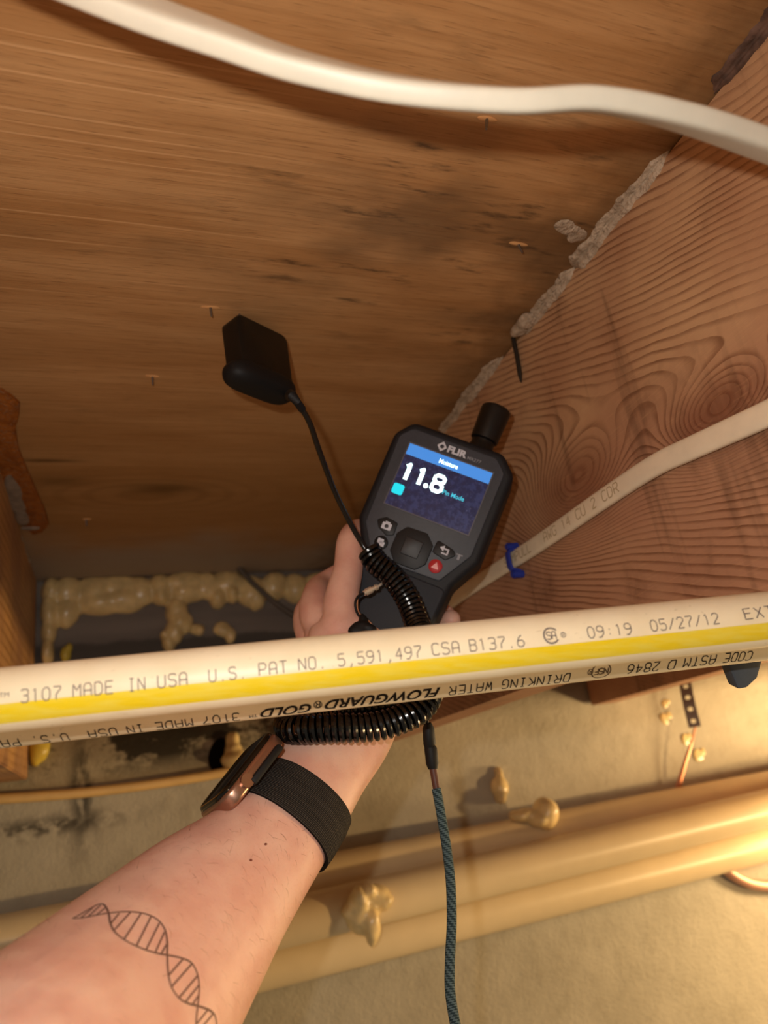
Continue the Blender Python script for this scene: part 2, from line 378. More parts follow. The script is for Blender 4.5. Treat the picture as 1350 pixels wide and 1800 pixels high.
def m_skin():
    m = NT('skin'); p = m.pos()
    n = m.noise(p, 55, 4); n2 = m.noise(p, 900, 3); n3 = m.noise(p, 16, 3)
    col = m.mix(m.ss(n, .3, .7), lin('d8a391'), lin('e4b8a4'))
    col = m.mix(m.math('MULTIPLY', m.ss(n3, .45, .75), .35), col, lin('cc8f86'))
    col = m.mix(m.math('MULTIPLY', m.ss(n2, .55, .75), .15), col, lin('b06f58'))
    m.base(col).rough(.5, .35).bump(n2, .18, .0004)
    m.b.inputs['Subsurface Weight'].default_value = .25; m.b.inputs['Subsurface Radius'].default_value = (.006, .0022, .0012); m.b.inputs['Subsurface Scale'].default_value = .5
    return m.m
def m_strap():
    m = NT('woven_strap'); uv = m.n('ShaderNodeTexCoord').outputs['UV']
    w = m.n('ShaderNodeTexWave', wave_type='BANDS', bands_direction='X'); m.L(m.scale(uv, (9, 1, 1)), w.inputs[0]); w.inputs['Scale'].default_value = 1; w.inputs['Distortion'].default_value = 1.2; w.inputs['Detail'].default_value = 1; w.inputs['Detail Scale'].default_value = 6
    w2 = m.n('ShaderNodeTexWave', wave_type='BANDS', bands_direction='Y'); m.L(m.scale(uv, (1, 36, 1)), w2.inputs[0]); w2.inputs['Scale'].default_value = 1
    k = m.math('MULTIPLY', w.outputs['Fac'], m.math('ADD', .4, m.math('MULTIPLY', w2.outputs['Fac'], .6)))
    m.base(m.mix(k, lin('0e0c0b'), lin('57504a'))).rough(.85, .15).bump(k, .8, .0006); return m.m
def m_braid():
    m = NT('teal_braid'); uv = m.n('ShaderNodeTexCoord').outputs['UV']
    ck = m.n('ShaderNodeTexChecker'); m.L(m.scale(uv, (6, 150, 1), rot=(0, 0, .5)), ck.inputs[0]); ck.inputs['Scale'].default_value = 1
    m.base(m.mix(ck.outputs['Fac'], lin('26363a'), lin('55686c'))).rough(.8, .2).bump(ck.outputs['Fac'], .4, .0004); return m.m
def m_glue(name, a, b, c):
    m = NT(name); p = m.pos(); n = m.noise(p, 90, 5, .65); n2 = m.noise(p, 400, 4)
    col = m.mix(m.ss(n, .35, .62), lin(a), lin(b)); col = m.mix(m.math('MULTIPLY', m.ss(n2, .5, .7), .5), col, lin(c))
    m.base(col).rough(.7, .3).bump(m.math('ADD', n, n2), .7, .003); return m.m

PLY = m_plywood()
JR = m_joist('joist_fir', [(.372, .165, .085, .055, .032), (.248, .150, .070, .040, .022)])
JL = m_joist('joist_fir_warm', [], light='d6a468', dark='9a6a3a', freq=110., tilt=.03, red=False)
CONC = m_concrete(); RIM = m_rim(); PIPE = m_pipe(); STRIPE = m_stripe(); SKIN = m_skin(); STRAP = m_strap(); BRAID = m_braid()
GLUE = m_glue('construction_glue', 'a08a72', 'c4ad94', '7c6650'); GLUEA = m_glue('amber_glue', '8a4a12', 'a86020', '8d7a62')
FOAM = simple('spray_foam', 'e2c68c', .28, .5, var=.14, vs=70, bump=.1, bs=120, sss=.2, sr=(.008, .005, .002))
FOAMY = simple('spray_foam_yellow', 'd6bc4c', .32, .5, var=.15, vs=70, bump=.1, bs=120)
NMW = simple('cable_sheath_white', 'c8c1b0', .42, .4, var=.03, vs=90)
NMT = simple('cable_sheath_tan', 'e4d2b6', .5, .35, var=.05, vs=60)
NMY = simple('cable_sheath_yellowed', 'd8b070', .5, .35, var=.06, vs=60)
GREYW = simple('grey_wire', '5a5046', .5, .4)
INK = simple('grey_ink', '6e6360', .6, .2); INKB = simple('black_ink', '1c1714', .6, .2); INKF = simple('faint_ink', 'b8a07c', .6, .2); INKM = simple('mid_ink', '5c4a38', .6, .2)
PVC = simple('wall_pipe_cream', 'e2c99c', .33, .5, var=.05, vs=14)
BLK = simple('black_plastic', '0b0a0a', .38, .45, var=.2, vs=200); BLKM = simple('black_rubber', '121112', .6, .3, bump=.1, bs=900); BLKG = simple('black_gloss_cable', '080808', .22, .6)
CASE = simple('meter_rubber', '17181d', .6, .35, bump=.15, bs=1500); FACE = simple('meter_face', '3a3d45', .5, .4, var=.08, vs=500, bump=.1, bs=1800)
HANDLE = simple('meter_handle', '282a30', .62, .3, bump=.15, bs=1500); KEY = simple('meter_key', '131214', .5, .35); KEYR = simple('key_red', 'b52a30', .4, .5)
PRINT = simple('white_print', 'c9cbd6', .5, .3); PRINTG = simple('grey_print', '8c8e96', .5, .3)
CHROME = simple('brushed_steel', 'e6dac6', .3, .5, metal=.7); STEEL = simple('galvanised', '8d8a88', .4, .5, metal=.9); COPPER = simple('copper', 'b97a5a', .4, .5, metal=.7)
BRONZE = simple('watch_case_metal', 'ad8672', .3, .5, metal=.9); GLASS = simple('black_glass', '050505', .06, .6); BLUE = simple('blue_plastic', '26399a', .4, .5)
DARKG = simple('slate_plastic', '4a5058', .6, .3, var=.1, vs=90); TATTOO = simple('tattoo_ink', '74554a', .6, .2); HAIR = simple('arm_hair', '6e4632', .6, .2); BROWN = simple('brown_crimp', '5a352a', .5, .4)
SPLIT = simple('pale_splinter', 'd09a64', .7, .2); MOLE = simple('mole', '7a3a28', .6, .3); DKMETAL = simple('dark_nail', '3a332c', .5, .4, metal=.6)
def m_lcd():
    m = NT('lcd'); p = m.pos(); n = m.noise(p, 260, 5, .7); d = m.ss(m.noise(p, 900, 3), .66, .74)
    m.base(m.mix(m.math('MULTIPLY', d, .6), lin('1c2038'), lin('8f94ac'))).rough(m.math('ADD', .12, m.math('MULTIPLY', n, .3)), .5)
    m.set(m.b.inputs['Emission Color'], m.mix(m.ss(n, .35, .75), lin('161c3c'), lin('2c3a6c'))); m.b.inputs['Emission Strength'].default_value = .55; return m.m
LCD = m_lcd()
LBLUE = simple('lit_blue', '1a3a70', .3, .4, emit=('4f9cf2', .75)); LWHITE = simple('lit_white', '9fb0b0', .3, .4, emit=('dcffff', 2.6)); LCYAN = simple('lit_cyan', '107080', .3, .4, emit=('14d8e8', 1.0)); LTEAL = simple('lit_teal', '207080', .3, .4, emit=('48c4dc', .9))

# ------------------------------------------------------------------ setting
XR, XL, ZT, YW, YR = .280, -.088, .296, .900, .940
Z0 = np.zeros(3)
tag(obj('ceiling', box((-1.0, -.7, ZT), (1.6, YR + .04, ZT + .018)), PLY, smooth=False, loc=Z0), 'plywood subfloor overhead with lengthwise grain and dark smudges', 'subfloor', kind='structure')
def wallmesh():
    xs = np.linspace(-1.0, 1.9, 60); zs = np.linspace(-1.0, .115, 26)
    V = []; F = []
    for z in zs:
        for x in xs: V.append((x, YW + .0025 * math.sin(x * 9 + z * 7) * math.sin(z * 13 + 2) , z))
    nx = len(xs)
    F = [[j * nx + i, j * nx + i + 1, (j + 1) * nx + i + 1, (j + 1) * nx + i] for j in range(len(zs) - 1) for i in range(nx - 1)]
    n = len(V); V += [(-1., YW + .2, .115), (1.9, YW + .2, .115), (-1., YW + .2, -1.), (1.9, YW + .2, -1.)]
    top = (len(zs) - 1) * nx
    F += [list(range(top, top + nx)) + [n + 1, n], list(range(nx))[::-1] + [n + 2, n + 3], [n, n + 1, n + 3, n + 2]]
    return V, F
tag(obj('wall_back', wallmesh(), CONC, smooth='all', loc=Z0), 'rough beige concrete foundation wall with black mildew along its top', 'wall', kind='structure')
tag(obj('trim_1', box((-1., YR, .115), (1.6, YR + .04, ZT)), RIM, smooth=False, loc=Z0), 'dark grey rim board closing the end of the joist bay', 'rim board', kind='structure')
def xprism(poly, x0, x1, bev=.0012):           # (y,z) outline extruded along x
    V, F = prism(poly, 0, 1); V = V.copy(); V = np.stack([x0 + V[:, 2] * (x1 - x0), V[:, 0], V[:, 1]], 1)
    bm = bmesh.new(); vs = [bm.verts.new(v) for v in V]
    for f in F: bm.faces.new([vs[i] for i in f])
    bmesh.ops.recalc_face_normals(bm, faces=bm.faces[:]); bmesh.ops.bevel(bm, geom=bm.edges[:], offset=bev, segments=2, affect='EDGES')
    return frm_bm(bm)
def joist(x0, x1, zb, mat, label):
    poly = [(-.65, zb), (YW - .004, zb), (YW - .004, .1165), (YR - .0005, .1165), (YR - .0005, ZT - .0004), (-.65, ZT - .0004)]
    o = obj('floor_joist', xprism(poly, x0, x1), mat, smooth=False, loc=Z0)
    return tag(o, label, 'joist', kind='thing')
joist(XR, XR + .038, .0572, JR, 'wooden floor joist with curved growth rings and knot behind the meter')
joist(XL - .038, XL, .0665, JL, 'orange-lit wooden floor joist at the left edge of the bay')
nj = on(1, 1040, 1240, YW - .005)
joist(nj[0], nj[0] + .038, nj[2], JR, 'far wooden joist seen under the water pipes at the right')

def glue_bead(name, y0, y1, xs, side, a0, b0, mat, label, cat='glue', seed=1, step=.0022, zt=ZT, jit=1.):
    r = np.random.default_rng(seed); n = int((y1 - y0) / step) + 2; K = 9
    def nz(m):
        v = np.zeros(n)
        for o, am in ((.05, .5), (.016, .35), (.006, .25)):
            k = max(2, int((y1 - y0) / o)); v += np.interp(np.linspace(0, k, n), np.arange(k + 1), r.uniform(-1, 1, k + 1)) * am
        return v
    A = a0 * np.clip(1 + .75 * nz(0), .25, 2.2); B = b0 * np.clip(1 + .75 * nz(1), .2, 2.2)
    V = []
    for i, y in enumerate(np.linspace(y0, y1, n)):
        e = min(1, i / 4, (n - 1 - i) / 4) * .9 + .1
        for k in range(K):
            t = k / (K - 1) * math.pi / 2; f = (.45 + .55 * abs(math.cos(2 * t))) + r.uniform(-.10, .10) * jit
            V.append((xs + side * (A[i] * e * math.cos(t) * f - .0004), y + r.uniform(-.0006, .0006) * jit, zt - B[i] * e * math.sin(t) * f + .0003))
    F = [[i * K + k, i * K + k + 1, (i + 1) * K + k + 1, (i + 1) * K + k] for i in range(n - 1) for k in range(K - 1)]
    return tag(obj(name, (V, F), mat, smooth='all'), label, cat)
def yj(x, y): return on(2, x, y, ZT)[1]
glue_bead('glue_bead', yj(1170, 262), yj(1010, 470), XR, -1, .0095, .0062, GLUE, 'ragged grey-pink dried glue along the joint above the joist', seed=3)
glue_bead('glue_bead', yj(1012, 468), yj(905, 590), XR, -1, .0060, .0055, GLUE, 'thinner pale glue strip running down the joint to the nail', seed=5)
glue_bead('glue_bead', yj(880, 625), yj(775, 762), XR, -1, .0075, .0055, GLUE, 'pale glue smear on the joint beside the black sensor cap', seed=8)
glue_bead('glue_bead', .10, yj(1245, 165), XR, -1, .0085, .0050, simple('dark_glue', '5a4236', .7, .3, var=.4, vs=160, bump=.8, bs=300), 'dark brown crumbly glue at the top right joint', seed=11)
ag = thing('glue_strip', on(2, 40, 830, ZT - .004), 'flat amber glue strip widening along the left joist', 'glue')
def slab(px, th, bev): return prism([tuple(on(2, x, y, ZT)[:2]) for x, y in px], ZT - .0002, ZT - th, bev)
obj('glue_film', slab([(-25, 690), (2, 681), (20, 692), (35, 706), (34, 725), (27, 748), (33, 785), (46, 818), (62, 855), (80, 895), (86, 918), (74, 932), (58, 936), (36, 915), (10, 850), (-20, 780)], .003, .001), GLUEA, ag)
obj('pale_smear', join(*[blob(on(2, x, y, ZT - .003), (a, b, .0016), 3, .2) for x, y, a, b in ((22, 858, .006, .030), (30, 885, .007, .028), (38, 910, .006, .020), (55, 928, .010, .004))]), simple('pale_grey_glue', '8a7868', .7, .3, var=.2, vs=120, bump=.5), ag)
tag(obj('glue_lump', join(*[blob(on(2, x, y, ZT - .003), (.003, .016, .003), 3, .25) for x, y in ((34, 948), (42, 968), (48, 984))]), GLUE), 'thin pale glue trail along the left joint below the amber strip', 'glue')
gb = join(*[blob(at(x, y, .405) + [0, 0, 0], (.004, .0055, .002), 2, .35) for x, y in ()] or [blob(on(2, x, y, ZT - .0005), (a, b, .0012), 2, .35) for x, y, a, b in ((990, 397, .007, .005), (1003, 405, .008, .004), (1016, 415, .006, .006))])
tag(obj('glue_smear', gb, GLUE), 'small pale glue smear on plywood beside the joint', 'glue')
tag(obj('glue_lump', join(*[blob(on(2, x, y, ZT - .003), (.006, .008, .004), 3, .3) for x, y in ((925, 565), (915, 578))]), GLUE), 'pale glue lump beside the nail head', 'glue')

# nail beside the joint
a, b = on(0, 898, 577, XR - .004), on(0, 916, 672, XR - .0035)
t = thing('nail', b, 'dark bent nail hanging down the joist from the joint', 'nail')
obj('shaft', tube(spline([a, (a + b) / 2 + [.0006, 0, 0], b], 8), [.0017] * 7 + [.0006], 8), DKMETAL, t)
obj('head', tube([a, a + [0, 0, .0015]], .0036, 10), DKMETAL, t)

# staple points poking through the plywood
def staple_point(x, y, wx, label, lean=(0., 0.)):
    p = on(2, x, y, ZT); t = thing('staple_point', p - [0, 0, .008], label, 'staple', None)
    obj('prong', tube([p, p - [lean[0], lean[1], .0075]], [.0009, .0006], 6), STEEL, t)
    if wx:
        V, F = blob(p + [.0005, 0, -.0002], (wx, .0016, .0008), 2, .3); obj('splinter', (V, F), SPLIT, t)
staple_point(370, 540, .006, 'bright staple point in a pale split left of the black probe', (0, .001))
staple_point(910, 428, .007, 'staple point in a pale orange split near the right joint', (-.001, .001))
staple_point(856, 208, .005, 'staple point just under the white cable at the top', (.002, 0))
staple_point(268, 661, .005, 'small split with a staple point on bare plywood at left')
staple_point(152, 912, .004, 'small staple point in dark plywood above the foam')

# ------------------------------------------------------------------ cables
def cable(name, pts, w, th, mat, label, n=60, N=None, power=2.6, cat='cable', seg=16, end=None):
    P = np.array(pts, float); D = spline(P, n)
    U = spline(np.array(N, float), n) if N is not None else None
    return tag(obj(name, tube(D, w, seg, ry=th, up=U, power=power), mat), label, cat)
pp = [(-70, -115, .172, .75), (100, -42, .172, .75), (259, 24, .174, .72), (389, 70, .176, .62), (518, 115, .178, .48), (700, 157, .180, .22), (900, 177, .182, .0), (1050, 175, .186, -.10), (1200, 206, .194, -.28), (1350, 257, .206, -.30), (1480, 310, .216, -.30)]
pts, Ns = [], []
for i, (x, y, d, k) in enumerate(pp):
    j, l = max(i - 1, 0), min(i + 1, len(pp) - 1); tx, ty = pp[l][0] - pp[j][0], pp[l][1] - pp[j][1]; ll = math.hypot(tx, ty)
    pts.append(at(x, y, d * 1.2)); v = nrm(at(x, y, 1)); pu = R @ np.array([ty / ll, -tx / ll, 0.])
    Ns.append(nrm(v + pu * k))
top_cable = cable('flat_cable', pts, .0075, .0036, NMW, 'thick cream flat cable sweeping across the top below the plywood', 110, Ns, 4.5, seg=36)
p2 = [(1500, 655), (1350, 727), (1215, 788), (1150, 819), (1065, 874), (940, 960), (812, 1043), (735, 1100)]
lc = [on(0, x, y, XR - .0036) for x, y in p2]
lower_cable = thing('flat_cable', lc[4], 'cream flat cable stapled along the face of the right joist', 'cable')
lower_path = spline(lc, 90)
obj('sheath', tube(lower_path, .0062, 24, ry=.0029, up=np.tile([0, .3, 1.], (90, 1)), power=3.), NMT, lower_cable)
wr = [(418, 996), (432, 1012), (452, 1032), (485, 1060), (530, 1088), (600, 1108)]
cable('thin_wire', [on(1, x, y, YR - .022 - .001 * i) for i, (x, y) in enumerate(wr)], .0036, .0036, GREYW, 'thin dull grey wire drooping from the plywood behind the hand', 40, None, 2, 'wire', 10)
yw = [(-90, 1408), (0, 1404), (130, 1395), (250, 1381), (350, 1366), (430, 1352), (540, 1340)]
cable('thin_cable', [on(1, x, y, YW - .0085) for x, y in yw], .0052, .0052, NMY, 'thin yellowed cable along the wall left of the watch', 50, None, 2, 'cable', 12)
cu = [(1256, 1512), (1278, 1530), (1302, 1546), (1335, 1556), (1400, 1558)]
cable('copper_tube', [on(1, x, y, .892) for x, y in cu], .0068, .0068, simple('pink_copper', 'd09a7c', .45, .5, metal=.3), 'pinkish copper tube curling out under the lowest wall pipe', 30, None, 2, 'tube', 12)

# embossed print on the joist cable
def cable_text(path, x0, text, h, parent, mat, nrm_dir, rev=True):
    V, F = strokes(text, 5.6, .8); sc = h / 6
    D = path[::-1] if rev else path
    L = np.r_[0, np.cumsum(np.linalg.norm(np.diff(D, axis=0), axis=1))]; T = np.gradient(D, axis=0); T /= np.linalg.norm(T, axis=1)[:, None]
    out = []
    for u, v in V:
        s = x0 + u * sc; p = np.array([np.interp(s, L, D[:, k]) for k in range(3)]); t = nrm([np.interp(s, L, T[:, k]) for k in range(3)])
        b = np.cross(t, nrm_dir); b = b if b[2] > 0 else -b
        vv = (v - 3) * sc; q = 1 - min(1, abs(vv) / .0062) ** 3.; out.append(p + b * vv + np.array(nrm_dir) * (.0029 * q ** (1 / 3.) + .00008))
    return obj('lettering', (out, F), mat, parent, smooth=False)
cable_text(lower_path, .19, 'SIMPULL   AWG 14 CU 2 CDR', .0062, lower_cable, INKF, (-1., 0, 0))

# blue staple over the joist cable
c = on(0, 900, 985, XR - .007); tdir = nrm(on(0, 940, 960, XR) - on(0, 860, 1012, XR)); up = np.cross([1., 0, 0], tdir); up = up if up[2] > 0 else -up
t = thing('cable_staple', c, 'blue plastic staple bridging the cream cable on the joist', 'cable staple')
fr = np.stack([up, tdir, [-1., 0, 0]], 1)
arch = spline([(-.0125, 0, -.005), (-.0085, 0, -.004), (-.0065, 0, .0018), (0, 0, .0028), (.0065, 0, .0018), (.0085, 0, -.004), (.0125, 0, -.005)], 30)
obj('bridge', xf(tube(arch, .0028, 12, ry=.0011, up=(0, 1., 0), power=4), fr, c), BLUE, t)
for s in (-1, 1):
    obj('nail_boss', xf(tube([(s * .0105, 0, -.0065), (s * .0105, 0, .0015)], .0030, 10), fr, c), BLUE, t)
    obj('nail_head', xf(tube([(s * .0105, 0, .0014), (s * .0105, 0, .0024)], .0022, 10), fr, c), BLUE, t)

# ------------------------------------------------------------------ water pipes with print
PA, PB = np.array([-.03781, .2898, .04891]), np.array([.24992, .22986, .0440])
PD = nrm(PB - PA); PR = .0111
class Pipe:
    def __init__(s, A):
        s.A = A; foot = A - PD * (A @ PD); s.u = -nrm(foot); v = np.cross(PD, s.u); s.v = v if v[2] < 0 else -v   # u faces the lens, v points down
    def hit(s, x, y):
        d = nrm(ray(x, y)); m = d - PD * (d @ PD); o = -s.A + PD * (s.A @ PD)
        a = m @ m; b = 2 * (m @ o); cc = o @ o - PR * PR; disc = b * b - 4 * a * cc
        k = (-b - math.sqrt(max(disc, 0))) / (2 * a); p = d * k
        q = p - s.A; return q @ PD, math.atan2(q @ s.v, q @ s.u)
    def pt(s, S_, th, r=PR): return s.A + PD * S_ + (s.u * math.cos(th) + s.v * math.sin(th)) * r
    def patch(s, s0, s1, t0, t1, r=PR + .00006, ns=2, nt=10):
        V = [s.pt(a, b, r) for a in np.linspace(s0, s1, ns) for b in np.linspace(t0, t1, nt)]
        return V, [[i * nt + j, i * nt + j + 1, (i + 1) * nt + j + 1, (i + 1) * nt + j] for i in range(ns - 1) for j in range(nt - 1)]
    def wrap(s, VF, base0, base1, h, capunits, width, flip=1):      # flat lettering laid on the curved wall
        V, F = VF; (s0, t0), (s1, t1) = s.hit(*base0), s.hit(*base1); w = width; out = []
        for u, v in V:
            f = u / w; out.append(s.pt(s0 + (s1 - s0) * f, t0 + (t1 - t0) * f - flip * v * h / capunits / PR, PR + .0001))
        return out, F
pipe1 = Pipe(PA); pipe2 = Pipe(PA + np.array([.204 * .048, .979 * .048, .0002]))
def build_pipe(P, label):
    t = thing('water_pipe', P.A + PD * .14 - [0, 0, PR], label, 'pipe')
    n = 2; a = [P.A + PD * k for k in (-.55, .75)]
    V, F = tube(np.array(a), PR, 64, cap=False); Vi, Fi = tube(np.array(a), PR * .8, 64, cap=False)
    F = F + [[i + 128 for i in f[::-1]] for f in Fi] + [[i, 128 + i, 128 + (i + 1) % 64, (i + 1) % 64] for i in range(64)] + [[64 + i, 64 + (i + 1) % 64, 192 + (i + 1) % 64, 192 + i] for i in range(64)]
    obj('pipe_wall', (np.vstack([V, Vi]), F), PIPE, t); return t
w1 = build_pipe(pipe1, 'cream water pipe with yellow stripe and upright print, in front')
w2 = build_pipe(pipe2, 'second cream pipe behind the striped one, with upside-down black print')
obj('yellow_stripe', pipe1.patch(-.55, .75, math.asin(.125), math.asin(.705), nt=14), STRIPE, w1, label='yellow painted stripe along the pipe')
def caps(P, root, runs, h, mat, flip):
    for text, b0, b1 in runs:
        V, F = strokes(text); obj('lettering', P.wrap((V, F), b0, b1, h, 6., (len(text) - 1) * 5.9 + 4, flip), mat, root, smooth=False)
caps(pipe1, w1, [('3107', (37, 1235), (107, 1228.5)), ('MADE', (129, 1225.5), (199, 1218.5)), ('IN', (226, 1215.5), (255, 1212)), ('USA', (278, 1209.5), (329, 1203.5)),
    ('U.S.', (368, 1199), (433, 1191.5)), ('PAT', (456, 1188), (505, 1182.5)), ('NO.', (526, 1178.5), (573, 1173.5)), ('5,591,497', (595, 1171), (741, 1155.5)),
    ('CSA', (761, 1152), (808, 1147.5)), ('B137.6', (827, 1145), (922, 1136)), ('09:19', (1035, 1122), (1111, 1114.5)), ('05/27/12', (1146, 1110), (1265, 1096)), ('EXT', (1311, 1089), (1362, 1082.5))], .0042, INK, 1)
caps(pipe2, w2, [('CODE', (1324, 1144.5), (1276, 1148.5)), ('ASTM', (1260, 1150.5), (1205, 1157)), ('D', (1189, 1160), (1177, 1161.5)), ('2846', (1161, 1163), (1105, 1169)),
    ('DRINKING', (1003, 1183.5), (884, 1195.5)), ('WATER', (866, 1198), (791, 1207)), ('3107', (420, 1253), (356, 1260)), ('MADE', (337, 1262.5), (272, 1270.5)),
    ('IN', (250, 1273), (222, 1276.5)), ('USA', (203, 1279), (154, 1284.5)), ('U.S.', (117, 1289), (54, 1295.5)), ('PAT', (31, 1298), (-18, 1303))], .0056, INKB, -1)
def fonttext(P, root, text, b0, b1, h, mat, shear=.0, offset=0., flip=1, cap=.70, **k):
    V, F = font_mesh(text, 1., shear, offset); V = V - [V[:, 0].min(), 0]; w = V[:, 0].max()
    bm = bmesh.new(); vs = [bm.verts.new((v[0], v[1], 0)) for v in V]
    for f in F:
        try: bm.faces.new([vs[i] for i in f])
        except ValueError: pass
    for y in np.linspace(V[:, 1].min(), V[:, 1].max(), 9)[1:-1]:
        bmesh.ops.bisect_plane(bm, geom=bm.verts[:] + bm.edges[:] + bm.faces[:], plane_co=(0, y, 0), plane_no=(0, 1, 0))
    V, F = frm_bm(bm)
    return obj('lettering', P.wrap((V[:, :2], F), b0, b1, h, cap, w, flip), mat, root, smooth=False, **k)
fonttext(pipe1, w1, 'TM', (-2, 1226.5), (16, 1225), .0016, INK)
fonttext(pipe2, w2, 'FLOWGUARD', (774, 1208.5), (570, 1232), .0056, INKB, .35, .025, -1, label='bold slanted lettering')
fonttext(pipe2, w2, 'GOLD', (547, 1237), (456, 1247.5), .0056, INKB, .35, .025, -1, label='bold slanted lettering')
fonttext(pipe2, w2, 'TM', (452, 1255), (438, 1257), .0022, INKB, flip=-1)
def ringmark(P, root, x, y, rx, ry, mat, gap=0., wd=.18, letters=None, lh=.5, flip=1, rr=False):
    s0, t0 = P.hit(x, y); parts = []
    rs = abs(P.hit(x + rx, y)[0] - P.hit(x - rx, y)[0]) / 2; rt = ry * .31 / FPX / PR
    a = np.linspace(gap, 2 * math.pi - gap, 41); V = []
    for q in (1., 1 - wd): V += [P.pt(s0 + rs * q * math.cos(k), t0 + rt * q * math.sin(k), PR + .0001) for k in a]
    parts.append((V, [[i, i + 1, 42 + i - 0, 41 + i] for i in range(40)]))
    if letters:
        LV, LF = strokes(letters, 4.9, 1.0); w = (len(letters) - 1) * 4.9 + 4; k = rs * lh * 2 / w; dirn = 1 if flip == 1 else -1
        parts.append(([P.pt(s0 + dirn * (u - w / 2) * k, t0 - dirn * (v - 3) * k * 1.15 / PR, PR + .00011) for u, v in LV], LF))
    return obj('emblem', join(*parts), mat, root, smooth=False, label='round printed emblem')
ringmark(pipe1, w1, 969, 1117, 14.5, 13.5, INK, .62, .2, 'SA', .56)
ringmark(pipe1, w1, 990, 1116, 4.8, 4.4, INK, 0, .2, 'R', .4)
ringmark(pipe2, w2, 1057, 1180, 17, 19, INKM, 0, .1, 'NSF', .7, -1)
ringmark(pipe2, w2, 1038, 1181.5, 4.8, 7, INKM, 0, .2, 'R', .4, -1)
ringmark(pipe2, w2, 559, 1239, 7.5, 9, INKB, 0, .16, 'R', .45, -1)

# dark hanger behind the second pipe
hg = [(1279, 1166), (1298, 1212), (1314, 1209), (1332, 1192), (1341, 1160), (1352, 1100), (1268, 1105)]
cc = at(1310, 1165, .378); fu, fv, fw = R[:, 0], -R[:, 1], -R[:, 2]
loc2 = [((at(x, y, .378) - cc) @ fu, (at(x, y, .378) - cc) @ fv) for x, y in hg]
t = thing('pipe_hanger', cc, 'slate grey plastic pipe hanger at the right under the joist', 'hanger')
obj('hook', xf(prism(rounded(loc2, .0015, 3), -.010, 0, .0012), np.stack([fu, fv, fw], 1), cc), DARKG, t)
obj('arm', box(cc + [.006, .004, .004], (XR + .002, cc[1] + .012, .0555), .001), DARKG, t)

# ------------------------------------------------------------------ pipes along the wall
def wall_pipe(zf, y, r, label, x0=-.8, x1=1.9):
    A, B = np.array([x0, y, zf(x0)]), np.array([x1, y, zf(x1)])
    return tag(obj('drain_pipe', tube(np.linspace(A, B, 30), r, 40), PVC), label, 'pipe')
wall_pipe(lambda x: -.0785 + (x + .1) * .0094, .875, .0240, 'uppermost of three cream pipes along the concrete wall')
wall_pipe(lambda x: -.0978 + (x - .39) * .0272, .825, .0222, 'middle cream wall pipe, standing forward of the other two')
wall_pipe(lambda x: -.1390 + (x - .38) * .0179, .874, .0243, 'lowest of three cream pipes along the concrete wall')
# foam
def foam(name, parts, mat, label, voxel=.0022, sm=3, cat='foam'):
    return tag(obj(name, remesh(join(*parts), voxel, sm), mat, smooth='all'), label, cat)
def fb(x, y, rx, ry, yp, dy=.012, amp=.18):
    c = on(1, x, y, yp); k = np.linalg.norm(c) / FPX; return blob(c, (rx * k, dy, ry * k), 3, amp)
bead = [(90, 1040, 16, 26), (88, 1075, 15, 28), (86, 1110, 12, 24), (84, 1145, 10, 24), (120, 1045, 24, 30), (118, 1075, 19, 30), (165, 1040, 35, 26), (175, 1060, 38, 22), (215, 1055, 38, 24), (245, 1040, 30, 26), (200, 1030, 50, 20),
        (285, 1035, 22, 26), (283, 1048, 16, 18), (325, 1025, 42, 22), (330, 1040, 30, 20), (365, 1030, 22, 26), (382, 1050, 14, 22), (408, 1044, 12, 18), (400, 1025, 30, 22), (440, 1040, 28, 26), (452, 1058, 14, 16), (480, 1030, 26, 26), (520, 1034, 24, 28), (560, 1025, 30, 22), (610, 1025, 34, 24), (670, 1020, 34, 24),
        (312, 1075, 20, 26), (318, 1092, 20, 22), (305, 1110, 16, 22), (297, 1128, 12, 18), (290, 1118, 9, 9)]
foam('foam_bead', [fb(x, y, a, b, YR - .002, .015) for x, y, a, b in bead], FOAM, 'lumpy tan foam bead along the top of the grey rim board')
foam('foam_drip', [fb(345, 1105, 14, 10, YR - .001, .008), fb(350, 1108, 9, 9, YR - .001, .009)], FOAM, 'small round foam dab on the grey rim board')
foam('foam_drip', [fb(392, 1106, 15, 14, YR - .001, .008), fb(404, 1116, 11, 14, YR - .001, .008)], FOAM, 'brown-edged foam dab on the rim board nearest the hand')
foam('foam_drip', [fb(115, 1150, 9, 14, YR - .001, .007), fb(122, 1138, 6, 8, YR - .001, .007)], FOAMY, 'yellow foam dab low in the left corner of the rim board')
foam('foam_drip', [fb(70, 1315, 14, 24, YW - .002, .010), fb(62, 1330, 8, 14, YW - .002, .010)], FOAMY, 'yellow foam beside the end of the left joist')
foam('foam_drip', [fb(409, 1303, 11, 16, YW - .006, .012), fb(410, 1318, 14, 14, YW - .008, .014), fb(412, 1335, 22, 16, YW - .012, .018), fb(424, 1338, 15, 14, YW - .016, .014)], FOAM, 'pear-shaped foam drip on the wall behind the watch')
t = tag(obj('wall_dark_patch', blob(on(1, 388, 1330, YW - .0005), (.014, .002, .020), 3, .1), simple('near_black', '0d0b0a', .9, .1)), 'dark patch on the wall beside the pear-shaped foam drip', 'hole')  # flattened near-black lump set on the wall face
foam('foam_drip', [fb(876, 1362, 6, 14, YW - .004, .010), fb(878, 1385, 15, 18, YW - .008, .014), fb(880, 1402, 10, 10, YW - .008, .010)], FOAM, 'slim foam drip on the wall above the top pipe')
